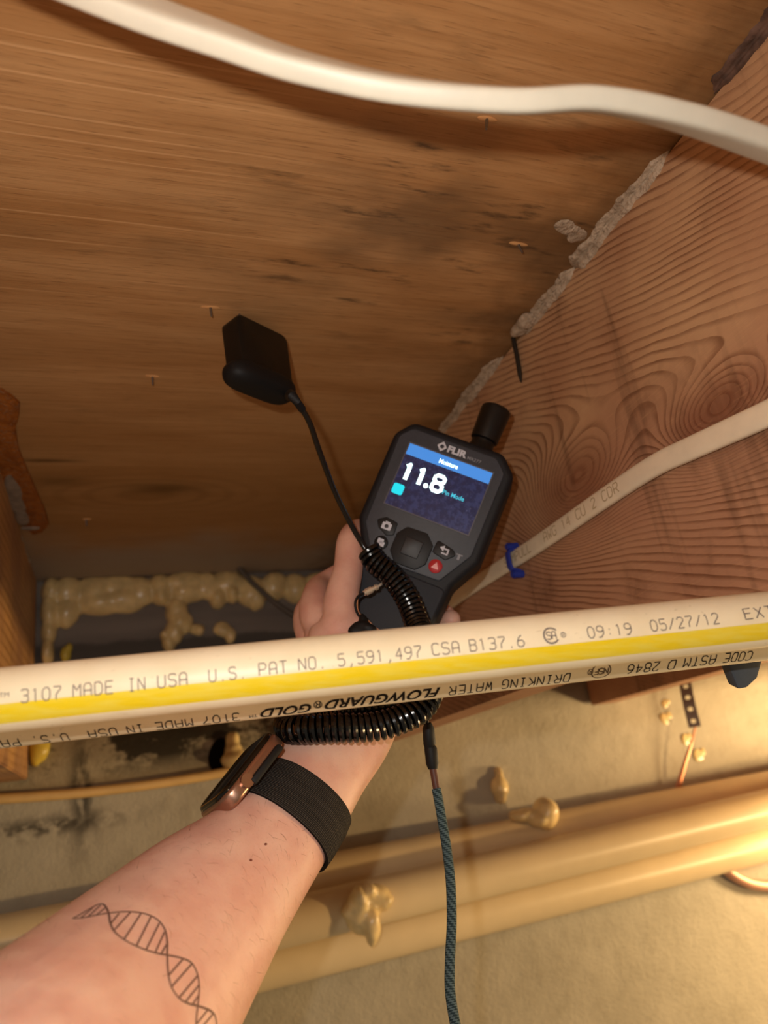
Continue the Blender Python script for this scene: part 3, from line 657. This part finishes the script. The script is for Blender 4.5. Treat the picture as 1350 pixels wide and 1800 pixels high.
foam('foam_drip', [fb(958, 1430, 22, 22, .850, .022), fb(925, 1432, 22, 11, .856, .014), fb(905, 1434, 10, 8, .860, .010), fb(948, 1440, 16, 13, .846, .015)], FOAM, 'round knob of foam lying on the top wall pipe')
foam('foam_drip', [fb(635, 1605, 27, 33, .803, .020), fb(660, 1575, 24, 18, .800, .020), fb(632, 1580, 12, 22, .792, .014), fb(672, 1585, 15, 13, .798, .016), fb(650, 1620, 15, 26, .795, .018), fb(652, 1645, 8, 14, .795, .010), fb(612, 1602, 12, 12, .803, .014), fb(650, 1566, 9, 12, .79, .012), fb(686, 1580, 6, 5, .797, .006)], FOAM, 'big star-shaped foam drip hanging over the lower wall pipes')
for i, (x, y, a, l) in enumerate(((1168, 1263, 9, 'largest pale foam fleck left of the perforated strap'), (1169, 1237, 6, 'small pale foam fleck above the largest fleck'), (1205, 1300, 8, 'pale foam fleck just below the perforated strap'), (1228, 1328, 9, 'faint foam fleck right of the thin copper strip'))):
    tag(obj('foam_fleck', join(fb(x, y, a, a, YW, .0014, .3), fb(x + a * .8, y - a * .6, a * .6, a * .6, YW, .0012, .3)), FOAM), l, 'foam')

# perforated strap and copper strip by the wall
pth = spline([on(1, x, y, YW - .012 - .012 * k) for x, y, k in ((1196, 1120, .2), (1202, 1180, .5), (1210, 1230, 1), (1222, 1278, 1))], 9)
V, F = [], []; n8 = 8; sa = [k * math.pi / 4 for k in range(8)]
for i in range(8):
    a, b = pth[i], pth[i + 1]; m = (a + b) / 2; tt = (b - a) / 2; ln = np.linalg.norm(tt); wv = np.array([.0080, -.0030, .0])
    for lay in (0., .0008):
        o = np.array([0, lay, 0]); base = len(V)
        for q in sa:
            cx, sx = math.cos(q), math.sin(q); k = 1 / max(abs(cx), abs(sx)); V.append(m + o + wv * cx * k + tt * sx * k)
        for q in sa: V.append(m + o + wv * .5 * math.cos(q) + nrm(tt) * min(.0032, ln * .6) * math.sin(q))
        F += [[base + k, base + (k + 1) % 8, base + 8 + (k + 1) % 8, base + 8 + k] for k in range(8)]
    F += [[base + 8 + k, base + 8 + (k + 1) % 8, base - 8 + (k + 1) % 8, base - 8 + k] for k in range(8)]
t = thing('perforated_strap', pth[-1], 'perforated metal strap with a thin copper tail hanging by the wall', 'strap')
obj('strap_band', (V, F), simple('dark_strap_metal', '5c5052', .45, .5, metal=.5), t, smooth=False)
obj('copper_tail', tube(spline([pth[-1], on(1, 1214, 1310, YW - .022), on(1, 1203, 1345, YW - .018), on(1, 1191, 1388, YW - .012)], 16), np.linspace(.0014, .0042, 16), 8, ry=np.linspace(.001, .0012, 16)), COPPER, t)
# ------------------------------------------------------------------ moisture meter
MW = np.array([[.78606, .42819, -.44582], [-.32355, -.32954, -.88697], [-.52671, .84146, -.1205]]); MT = np.array([.19401, .39228, .17479])
def ml(VF): V, F = VF; return xf((np.asarray(V) * .001, F), MW, MT)       # millimetres on the face -> world
meter = thing('moisture_meter', MT + MW @ np.array([0, -.06, -.02]), 'black handheld moisture meter with a lit screen, gripped by the hand', 'meter')
out = [(-32, 36.5), (30, 36.5), (41.3, 25), (41.3, -35), (31, -55), (28, -110), (24, -122), (-24, -122), (-28, -110), (-31, -55), (-41.3, -35), (-41.3, 25)]
body = prism(rounded(out, [9, 9, 9, 8, 12, 30, 8, 8, 30, 12, 8, 9], 5), -34, -1.0, 4.0, 4)
obj('housing', ml(body), CASE, meter)
hd = [(-29, -60), (23, -60), (29.5, -53), (27, -110), (22, -119), (-22, -119), (-27, -110)]
obj('handle_grip', ml(prism(rounded([(-28.5, -58), (28.5, -58), (26, -110), (21, -118), (-21, -118), (-26, -110)], [4, 4, 14, 6, 6, 14], 4), -3, -.2, 1.2, 3)), HANDLE, meter)
bz = [(-30, 31.5), (27, 31.5), (35.3, 23.5), (35.3, -33), (22.5, -55), (-22.5, -57), (-35.3, -37), (-37, 24)]
obj('bezel', ml(prism(rounded(bz, [6, 6, 5, 4, 3, 3, 4, 6], 5), -3, .5, .8, 3)), FACE, meter)
scr = obj('screen', ml(prism([(-28.5, -21.4), (28.5, -21.4), (28.5, 21.4), (-28.5, 21.4)], 0, .75, .1)), LCD, meter, smooth=False, label='lit colour screen showing 11.8')
rim = [(-29.1, -22), (29.1, -22), (29.1, 22), (-29.1, 22)]; rin = [(-28.4, -21.3), (28.4, -21.3), (28.4, 21.3), (-28.4, 21.3)]
V = [(x, y, z) for z in (.5, 1.0) for q in (rim, rin) for x, y in q]
F = [[8 + k, 8 + (k + 1) % 4, 12 + (k + 1) % 4, 12 + k] for k in range(4)] + [[k, (k + 1) % 4, 8 + (k + 1) % 4, 8 + k] for k in range(4)] + [[12 + k, 12 + (k + 1) % 4, 4 + (k + 1) % 4, 4 + k] for k in range(4)]
obj('screen_frame', ml((V, F)), simple('screen_frame_grey', '5a5a62', .3, .5), meter, smooth=False)
def disc(x, y, r, n=16): return np.array([(x + r * math.cos(q), y + r * math.sin(q)) for q in np.linspace(0, 2 * math.pi, n + 1)[:-1]]), [list(range(n))]
def flat(VF, z=.9): V, F = VF; V = np.asarray(V); return np.c_[V[:, :2], np.full(len(V), z)], F
def rect(x0, y0, x1, y1, r=0): p = rounded([(x0, y0), (x1, y0), (x1, y1), (x0, y1)], r, 4) if r else [(x0, y0), (x1, y0), (x1, y1), (x0, y1)]; return np.array(p), [list(range(len(p)))]
def mtext(s, x, y, size, offset=0., shear=0., wfit=None):
    V, F = font_mesh(s, size, shear, offset); V = V - [V[:, 0].min(), 0]
    if wfit: V = V * [wfit / V[:, 0].max(), 1]
    return V + [x, y], F
obj('screen_header', ml(flat(rect(-28.3, 13.6, 28.3, 21.2), .8)), LBLUE, scr, smooth=False, label='blue header bar on the screen')
bp_ = []
for ch, x0, kx in (('1', -25.4, 1.55), ('1', -16.2, 1.55), ('8', -4.6, 1.62)):
    V, F = strokes(ch, w=1.75 if ch != '8' else 1.5); V = V * [kx, 1.72]
    bp_.append((np.c_[V + [x0, -2.6], np.zeros(len(V))], F))
    if ch == '1': bp_.append((np.c_[disc(x0 + 2 * kx - .1, -2.6 + 6 * 1.72 - .1, 1.3)[0], np.zeros(16)], disc(0, 0, 1)[1]))
bp_.append((np.c_[disc(-8.2, -1.6, 1.6)[0], np.zeros(16)], disc(0, 0, 1)[1])); big = join(*bp_)
obj('screen_title', ml(flat(mtext('Moisture', -6.2, 15.6, 4.2, .05, wfit=12.6), .86)), LWHITE, scr, smooth=False)
obj('reading', ml(flat(big, .86)), LWHITE, scr, smooth=False, label='bright 11.8 reading')
obj('unit_text', ml(flat(mtext('Pin Mode', 3.4, -2.6, 4.0, .08, wfit=14.5), .86)), LTEAL, scr, smooth=False)
obj('status_square', ml(flat(rect(-27.6, -13.4, -20.2, -6.4, 1.6), .86)), LCYAN, scr, smooth=False, label='cyan square on the screen')
# maker's mark over the screen
obj('printed_mark', ml(flat(mtext('FLIR', -4.2, 24.4, 6.0, .3, wfit=13.0), .6)), PRINT, meter, smooth=False)
obj('printed_model', ml(flat(mtext('MR277', 9.6, 24.2, 3.0, .02, wfit=9.2), .6)), PRINTG, meter, smooth=False)
a = np.linspace(0, 2 * math.pi, 13)[:-1]; dia = [(2.9 * math.cos(k) * (1.12 if i % 3 == 0 else .86), 2.9 * math.sin(k) * (1.2 if i % 3 == 0 else .9)) for i, k in enumerate(a)]
inn = [(1.35 * math.cos(k), 1.35 * math.sin(k)) for k in a]
obj('printed_emblem', ml(flat((np.array(dia + inn) + [-8.2, 26.4], [[k, (k + 1) % 12, 12 + (k + 1) % 12, 12 + k] for k in range(12)]), .6)), PRINT, meter, smooth=False)
def key(name, poly, r, mat, icons, h=1.3, label=None):
    k = obj(name, ml(prism(rounded(poly, r, 4), .2, .5 + h, .5, 2)), mat, meter, label=label)
    for VF, mm in icons: obj('icon', ml(flat(VF, .5 + h + .06)), mm, k, smooth=False)
    return k
def disc(x, y, r, n=16): return np.array([(x + r * math.cos(q), y + r * math.sin(q)) for q in np.linspace(0, 2 * math.pi, n + 1)[:-1]]), [list(range(n))]
def j2(*ps): V, F = join(*[(np.c_[np.asarray(v)[:, :2], np.zeros(len(v))], f) for v, f in ps]); return V, F
key('camera_key', [(-28.6, -33), (-23.5, -29.5), (-15.2, -30.5), (-14.8, -38.8), (-19, -40.8), (-25.8, -37.5)], 1.6, KEY, [(j2(rect(-24.2, -37.3, -18.0, -32.9, .6), rect(-22.7, -33.2, -19.5, -32.0)), PRINT), (disc(-21.1, -35.1, 1.35), KEY)])
key('gallery_key', disc(-20.4, -46.0, 4.5, 20)[0], .1, KEY, [(j2(rect(-22.9, -46.6, -19.0, -43.6, .4), rect(-21.8, -48.3, -17.9, -45.3, .4)), PRINT)])
key('back_key', [(12.2, -31.2), (23.8, -33.6), (26.2, -36.5), (21.2, -41.6), (11.6, -39.6)], 1.6, KEY, [(j2((np.array([(15.2, -35), (18.0, -33.0), (18.0, -37.0)]), [[0, 1, 2]]), rect(17.6, -35.5, 21.0, -34.5), rect(20.4, -38.5, 21.4, -34.5), rect(17.2, -38.5, 21.2, -37.6)), PRINT)])
key('alert_key', disc(17.0, -47.2, 4.4, 20)[0], .1, KEYR, [((np.array([(14.6, -48.8), (19.4, -48.8), (17.0, -44.6)]), [[0, 1, 2]]), simple('pink_print', 'e8a0a0', .5))], label='round red warning key')
pad = key('direction_pad', [(-8.5, -30.5), (5, -30.0), (11, -36), (11, -48.5), (6, -54.2), (-7.5, -54.6), (-13.2, -48.5), (-13.2, -36.5)], 2.5, KEY, [], 2.2)
obj('centre_key', ml(prism(rounded([(-6.8, -36.4), (5.0, -36.4), (5.0, -47.8), (-6.8, -47.8)], 1., 3), 2, 3.5, .5)), simple('pad_centre', '1e1d20', .5), pad)
obj('lamp_icon', ml(flat(j2(rect(27.4, -38.4, 29.0, -34.6), rect(26.2, -35.4, 27.2, -34.6), rect(29.2, -35.4, 30.2, -34.6)), .6)), PRINTG, meter, smooth=False)
cap_ = [(13.2, z, -17) for z in (30, 40, 41, 44, 45, 66, 68, 69)]; cr = [8.5, 8.5, 7.8, 7.8, 9.2, 10.2, 9.8, 8.6]
obj('sensor_cap', ml(tube(np.array(cap_, float), cr, 28)), BLK, meter, label='black cylindrical sensor cap')

# ------------------------------------------------------------------ pin probe, cable and coil
A, B = on(2, 402, 557, ZT - .006), on(2, 492, 600, ZT - .006)
ax = nrm(B - A); W2 = np.linalg.norm(B - A); mid = (A + B) / 2; ay = np.cross([0, 0, 1.], ax)
pf = np.stack([ax, [0, 0, 1.], np.cross(ax, [0, 0, 1.])], 1)            # local: along blade, up, thickness
probe = thing('pin_probe', mid - [0, 0, .045], 'black flat pin probe pushed into the plywood, with coiled cable', 'probe')
hw = W2 / 2; tw = .0075
obj('probe_body', xf(prism(rounded([(-hw, 0), (hw, 0), (hw + .001, -.040), (-hw + .002, -.040)], [.006, .006, .002, .002], 6), -tw, tw, .002), pf, mid), BLK, probe)
kk = np.sin(np.linspace(-1, 1, 33) * math.pi / 2); capP = np.stack([kk * (hw + .0055), np.full(33, -.040), np.zeros(33)], 1); e = np.sqrt(np.clip(1 - np.abs(kk) ** 5, .0004, 1))
obj('probe_cap', xf(tube(capP, .0085 * e, 24, ry=.0108 * e, up=(0, 1., 0), power=2.5), pf, mid), BLKM, probe, label='rounded grip end of the probe')
for k in (-.58, .62):
    obj('pin', xf(tube([(k * hw, -.001, 0), (k * hw, .004, 0), (k * hw, .0075, 0)], [.0012, .0012, .0004], 8), pf, mid), STEEL, probe)
cd = at(520, 702, .402); s0 = mid + pf @ np.array([hw + .0035, -.041, 0])
sr = spline([s0, at(513, 695, .405), at(531, 719, .408)], 22)
obj('strain_relief', tube(sr, [(.0036 if (i // 2) % 2 else .0030) * (1 - .012 * i) for i in range(22)], 12), BLKM, probe)
cp = [at(529, 716, .408), at(545, 745, .413), at(562, 795, .422), at(590, 868, .434), at(617, 922, .440), at(636, 955, .443), at(650, 978, .442)]
obj('lead', tube(spline(cp, 60), .00165, 10), BLKG, probe)
kp = [at(648, 968, .443), at(660, 987, .441), at(690, 1014, .438), at(716, 1052, .433), at(733, 1096, .424), at(748, 1140, .408), at(758, 1195, .394), at(744, 1240, .382), at(700, 1266, .375), at(650, 1278, .372), at(590, 1280, .371), at(535, 1282, .373), at(510, 1281, .380), at(508, 1270, .392), at(540, 1258, .394), at(600, 1250, .3905), at(690, 1240, .392), at(740, 1215, .398)]
hx = helix(kp, .0061, 84, 16)
obj('coiled_cable', tube(hx, .00155, 7), BLKG, probe, label='glossy black coiled lead wound past the wrist')

# ------------------------------------------------------------------ hand strap: clasp, cord, connector, braid
st = thing('wrist_lanyard', at(760, 1310, .42), 'wrist lanyard with steel clasp, black connector and teal braided cord', 'lanyard')
ca, cb = at(640, 1043, .434), at(664, 1031, .437); cdv = cb - ca
obj('clasp', tube([ca, ca + cdv * .12, ca + cdv * .14, ca + cdv * .55, ca + cdv * .57, ca + cdv * .8, ca + cdv * .82, cb], [.0016, .0016, .0021, .0021, .0014, .0014, .0020, .0017], 14), CHROME, st, label='small steel swivel clasp')
obj('clasp_hook', tube(spline([cb, at(670, 1027, .438), at(675, 1022, .439), at(682, 1020, .443)], 10), .0008, 8), CHROME, st)
obj('loop_cord', tube(spline([ca, at(630, 1048, .432), at(624.5, 1060, .429), at(627, 1075, .427), at(636, 1090, .424)], 24), .0008, 8), BLKM, st)
kn = [blob(at(638, 1094, .421), (.0028, .0032, .005), 3, .2), blob(at(634, 1108, .417), (.007, .005, .005), 3, .2), blob(at(646, 1108, .418), (.005, .005, .004), 3, .2)]
obj('knot', remesh(join(*kn), .0008, 2), BLKM, st)
obj('loop_band', tube(spline([at(634, 1108, .417), at(650, 1140, .408), at(690, 1180, .400), at(735, 1215, .405), at(747, 1235, .410)], 30), .0016, 8), BLKM, st)
obj('drop_cord', tube(spline([at(746, 1230, .410), at(749, 1252, .413), at(752, 1275, .416)], 10), .0009, 8), BLKM, st)
q = [(752, 1271, .416), (753, 1280, .416), (755, 1308, .415), (755, 1311, .415), (757, 1316, .415), (760, 1342, .413), (761, 1352, .412)]
obj('connector', tube([at(*k) for k in q], [.0020, .0033, .0035, .0030, .0036, .0036, .0026], 14), BLKM, st, label='black plastic lanyard connector')
obj('crimp', tube([at(761, 1350, .412), at(768, 1390, .408)], .0021, 10), BROWN, st)
bp = spline([at(767, 1386, .408), at(775, 1430, .403), at(785, 1490, .396), at(792, 1550, .389), at(794, 1620, .380), at(791, 1690, .370), at(792, 1750, .362), at(806, 1830, .350)], 60)
def uv_tube(name, VF, n, seg, mat, parent, vlen=1.):
    o = obj(name, VF, mat, parent); uvl = o.data.uv_layers.new(name='uv')
    for p in o.data.polygons:
        if len(p.vertices) != 4: continue
        js = [v % seg for v in p.vertices]; wrap = max(js) - min(js) > 1
        for li, v in zip(p.loop_indices, p.vertices):
            j = v % seg; i = v // seg
            uvl.data[li].uv = ((seg if (wrap and j == 0) else j) / seg, i / (n - 1) * vlen)
    return o
uv_tube('braided_cord', tube(bp, .0026, 12), 60, 12, BRAID, st)

# ------------------------------------------------------------------ the arm and hand
# centre px, depth, half width seen (m), half thickness (m)
arm = [(-120, 2240, .165, .047, .043), (20, 2010, .205, .0450, .041), (150, 1850, .248, .0436, .039), (258, 1722, .286, .0408, .036), (357, 1606, .319, .0360, .031), (447, 1510, .346, .0293, .0255), (521, 1421, .368, .0254, .0215), (566, 1348, .389, .0250, .0200), (612, 1270, .410, .0270, .0190), (622, 1190, .426, .030, .0175), (600, 1128, .440, .0220, .0150), (590, 1098, .448, .0165, .0115)]
ac = np.array([at(x, y, d) for x, y, d, *_ in arm]); ar = np.array([[a[3], a[4]] for a in arm])
full = spline(np.c_[ac, ar], 90); apath, arw, art = full[:, :3], full[:, 3], full[:, 4]
aT, _, _ = frames(apath)
aN = np.array([nrm(np.cross(aT[i], nrm(apath[i]))) for i in range(90)])     # across the arm, square to the line of sight
armVF = tube(apath, arw, 40, ry=art, up=aN, power=2.15)
def finger(pts, r): P = spline(np.c_[np.array([at(*p) for p in pts]), np.array(r)], 26); return tube(P[:, :3], P[:, 3], 16)
def rnd(p, r): return blob(at(*p), r, 3, 0)
F_ = []
fi = [
 ([(612, 1118, .436), (598, 1068, .446), (612, 1000, .462), (617, 948, .478), (640, 932, .506), (690, 950, .520)], [.0105, .0108, .0094, .0088, .0080, .0072]),
 ([(590, 1130, .446), (556, 1085, .460), (556, 1048, .482), (570, 1028, .512), (630, 1000, .526), (690, 1015, .527)], [.0110, .0105, .0094, .0090, .0084, .0074]),
 ([(585, 1150, .450), (546, 1110, .470), (545, 1070, .495), (580, 1060, .522), (660, 1065, .528), (735, 1075, .518), (782, 1080, .505)], [.0110, .0102, .0094, .0088, .0084, .0080, .0070]),
 ([(590, 1175, .448), (552, 1150, .470), (552, 1125, .497), (590, 1115, .520), (660, 1118, .526), (730, 1112, .515), (785, 1093, .496), (793, 1089, .490)], [.0100, .0094, .0088, .0084, .0080, .0078, .0075, .0066]),
 ([(640, 1225, .412), (664, 1180, .422), (688, 1160, .432), (715, 1152, .438), (745, 1148, .442)], [.0140, .0118, .0102, .0095, .0080])]
for p, r in fi: F_.append(finger(p, r)); F_.append(rnd(p[-1], r[-1])); F_.append(rnd(p[1], r[1] * 1.0))
web = [rnd((640, 1158, .428), (.014, .012, .016)), rnd((632, 1112, .438), (.0085, .010, .010)), rnd((600, 1110, .440), (.014, .014, .016)), rnd((572, 1120, .452), (.013, .014, .015)), rnd((570, 1160, .448), (.015, .014, .016)), rnd((640, 1195, .418), (.016, .013, .018))]
bodyVF = remesh(join(armVF, *F_, *web), .0014, 5)
person = obj('person', bodyVF, SKIN, smooth='all', loc=apath[30])
tag(person, "person's bare left forearm and hand reaching up, gripping the meter", 'person')
bvh = BVHTree.FromPolygons([tuple(v) for v in bodyVF[0]], [tuple(f) for f in bodyVF[1]])
def skin_at(x, y):
    d = Vector(nrm(ray(x, y))); h = bvh.ray_cast(Vector((0, 0, 0)), d)
    return (np.array(h[0]), np.array(h[1])) if h[0] is not None else (None, None)
# tattoo: a double helix lying on the forearm
def tz(L): return [(x / 2.7, 1400 + y / 2.7) for x, y in L]
def ribbon(L, w, lift=.00012, n=None, sp=True):
    L = np.array(L, float)
    if sp and len(L) > 2: L = spline(np.c_[L, np.zeros(len(L))], n or len(L) * 7)[:, :2]
    else: L = np.array([L[0] + (L[-1] - L[0]) * k for k in np.linspace(0, 1, n or 10)])
    P, Nn = [], []
    for x, y in L:
        p, q = skin_at(x, y)
        if p is None: continue
        P.append(p); Nn.append(q)
    if len(P) < 2: return None
    P, Nn = np.array(P), np.array(Nn); T = np.gradient(P, axis=0); T /= np.linalg.norm(T, axis=1)[:, None] + 1e-12
    Bn = np.cross(T, Nn); Bn /= np.linalg.norm(Bn, axis=1)[:, None] + 1e-12; k = len(P)
    return np.vstack([P + Bn * w / 2 + Nn * lift, P - Bn * w / 2 + Nn * lift]), [[i, i + 1, k + i + 1, k + i] for i in range(k - 1)]
S1 = [(345, 580), (380, 562), (430, 532), (475, 511), (498, 520), (515, 555), (524, 605), (548, 648), (605, 690), (680, 725), (745, 745), (793, 754), (850, 765), (905, 788), (935, 840), (945, 910), (938, 992), (932, 1045), (928, 1100)]
S2 = [(345, 580), (390, 578), (450, 566), (515, 555), (600, 548), (680, 556), (742, 582), (780, 628), (793, 690), (793, 754), (798, 840), (815, 908), (852, 960), (895, 984), (938, 995), (990, 1014), (1020, 1042), (1030, 1100)]
RG = [((385, 576), (440, 532)), ((418, 572), (478, 516)), ((455, 566), (502, 528)), ((565, 556), (527, 602)), ((618, 552), (541, 636)), ((668, 558), (588, 680)), ((716, 572), (648, 708)), ((756, 602), (692, 730)), ((780, 645), (735, 744)), ((792, 700), (765, 746)),
      ((868, 772), (801, 848)), ((910, 795), (813, 905)), ((938, 850), (848, 958)), ((944, 895), (880, 976)), ((942, 945), (912, 988)), ((985, 1014), (934, 1078)), ((1010, 1032), (955, 1100))]
tat = [ribbon(tz(S1), .0008), ribbon(tz(S2), .0008)] + [ribbon(tz(r), .0006) for r in RG]
obj('tattoo', join(*[t for t in tat if t]), TATTOO, person, label='dark double-helix tattoo across the forearm')
for x, y in ((467, 1484), (441, 1512)):
    p, q = skin_at(x, y); obj('mole', blob(p, (.0007, .0007, .0005), 2, 0), MOLE, person)
# short arm hairs
V, F = [], []
hr = random.Random(4)
for _ in range(620):
    i = hr.randrange(6, 60); a = hr.uniform(-1.45, 1.2)
    c = apath[i]; Bv = np.cross(aT[i], aN[i])
    d = nrm(aN[i] * math.sin(a) + -nrm(c) * math.cos(a)); h = bvh.ray_cast(Vector(c + d * .08), Vector(-d), .08)
    if h[0] is None: continue
    p, nn = np.array(h[0]), np.array(h[1])
    g = nrm(-aT[i] * .5 * hr.uniform(-1, 1) - np.array([0, 0, 1]) * hr.uniform(.3, 1.2) + aN[i] * hr.uniform(-.4, .4)); g = nrm(g - nn * (g @ nn)); ln = hr.uniform(.0025, .0058); side = np.cross(g, nn) * .000045; b0 = len(V); bend = hr.uniform(-.15, .15)
    for k in range(4):
        t_ = k / 3; q = p + g * ln * t_ + nn * (.0002 + .0012 * math.sin(t_ * 2.2)) + np.cross(g, nn) * bend * ln * t_ * t_
        V += [q + side * (1 - .7 * t_), q - side * (1 - .7 * t_)]
    F += [[b0 + 2 * k, b0 + 2 * k + 1, b0 + 2 * k + 3, b0 + 2 * k + 2] for k in range(3)]
tag(obj('arm_hair', (V, F), HAIR, person), kind='stuff')

# ------------------------------------------------------------------ wristwatch
# strap: a closed band round the wrist
def arm_at(x, y):           # parameter along the arm nearest the ray through a pixel
    d = nrm(ray(x, y)); k = [np.linalg.norm(np.cross(p, d)) for p in apath]; return int(np.argmin(k))
i0 = arm_at(520, 1428); wc = apath[i0]; wa = aT[i0]
tilt_ax = nrm(wc); rot = Matrix.Rotation(math.radians(-3), 3, Vector(tilt_ax)); wa = np.array(rot @ Vector(wa))
wn = nrm(np.cross(wa, nrm(wc))); wb = np.cross(wa, wn)               # wn across the picture, wb in depth
if wn @ R[:, 0] > 0: wn = -wn                                         # wn towards the back of the hand
watch = thing('wristwatch', wc, 'wristwatch with bronze case and black woven strap on the wrist', 'watch')
NS = 72; ring = []
wid = .0235
for q in range(5):
    for k in range(NS):
        a = 2 * math.pi * k / NS; d = wn * math.cos(a) + wb * math.sin(a)
        o = wc + wa * wid * (q / 4 - .5)
        h = bvh.ray_cast(Vector(o + d * .06), Vector(-d), .06)
        rr = np.linalg.norm(np.array(h[0]) - o) if h[0] is not None else .026
        ring.append(rr)
ring = np.array(ring).reshape(5, NS)
for _ in range(3): ring = (np.roll(ring, 1, 1) + ring * 2 + np.roll(ring, -1, 1)) / 4
V = []
for lay, lift in ((0, .0006), (1, .0026)):
    for q in range(5):
        for k in range(NS):
            a = 2 * math.pi * k / NS; d = wn * math.cos(a) + wb * math.sin(a); e = .0005 if (lay and q in (0, 4)) else 0
            V.append(wc + wa * wid * (q / 4 - .5) + d * (ring[q, k] + lift - e))
F = []
for q in range(4):
    for k in range(NS):
        k2 = (k + 1) % NS; F += [[q * NS + k, q * NS + k2, (q + 1) * NS + k2, (q + 1) * NS + k][::-1], [5 * NS + q * NS + k, 5 * NS + q * NS + k2, 5 * NS + (q + 1) * NS + k2, 5 * NS + (q + 1) * NS + k]]
for k in range(NS):
    k2 = (k + 1) % NS; F += [[k, k2, 5 * NS + k2, 5 * NS + k], [4 * NS + k, 9 * NS + k, 9 * NS + k2, 4 * NS + k2]]
so = obj('strap', (V, F), STRAP, watch, label='black woven stretch strap'); uvl = so.data.uv_layers.new(name='uv')
for p in so.data.polygons:
    ks = [v % NS for v in p.vertices]; wrap = max(ks) - min(ks) > 2
    for li, v in zip(p.loop_indices, p.vertices):
        k = v % NS; uvl.data[li].uv = (((v // NS) % 5) / 4, (NS if wrap and k == 0 else k) / NS)
# case on the back of the wrist
cn = nrm(wn * 1.0 + wb * (.22 if wb @ nrm(wc) < 0 else -.22)); cbx = np.cross(wa, cn)
rmax = ring[2].max(); top = ring[2][0]
cc = wc + cn * (top + .0044) - wa * .004 ; cf = np.stack([wa, cbx, cn], 1)
def rr_(w, h, r): return rounded([(-w, -h), (w, -h), (w, h), (-w, h)], r, 8)
case = xf(join(prism(rr_(.0222, .0188, .0105), 0, .0046, .0024, 4), xf(prism(rr_(.0222, .0188, .0105), 0, .0032, .0020, 4), np.diag([1, 1, -1.]), (0, 0, 0))), cf, cc)
obj('case', case, BRONZE, watch, label='bronze metal watch case')
obj('crystal', xf(prism(rr_(.0212, .0178, .0098), .0039, .0064, .0022, 4), cf, cc), GLASS, watch, label='black glass watch face')
sgn = -1 if cbx @ nrm(wc) > 0 else 1
for s in (-1, 1):
    obj('strap_lug', xf(box((-.0075, s * .0183 - .003, -.0040), (.0155, s * .0183 + .003, -.0002), .0012), cf, cc), BLKM, watch)
obj('crown', xf(tube([(-.0085, sgn * .0186, .0005), (-.0085, sgn * .0205, .0005)], .0032, 16), cf, cc), BRONZE, watch)
for o in S.objects:                       # consistent outward faces everywhere
    if o.type == 'MESH' and o.name.split('.')[0] not in ('lettering', 'tattoo', 'arm_hair', 'glue_bead'):
        if len(o.data.polygons) > 1 and o.data.users == 1:
            bm = bmesh.new(); bm.from_mesh(o.data); bmesh.ops.recalc_face_normals(bm, faces=bm.faces[:]); bm.to_mesh(o.data); bm.free()
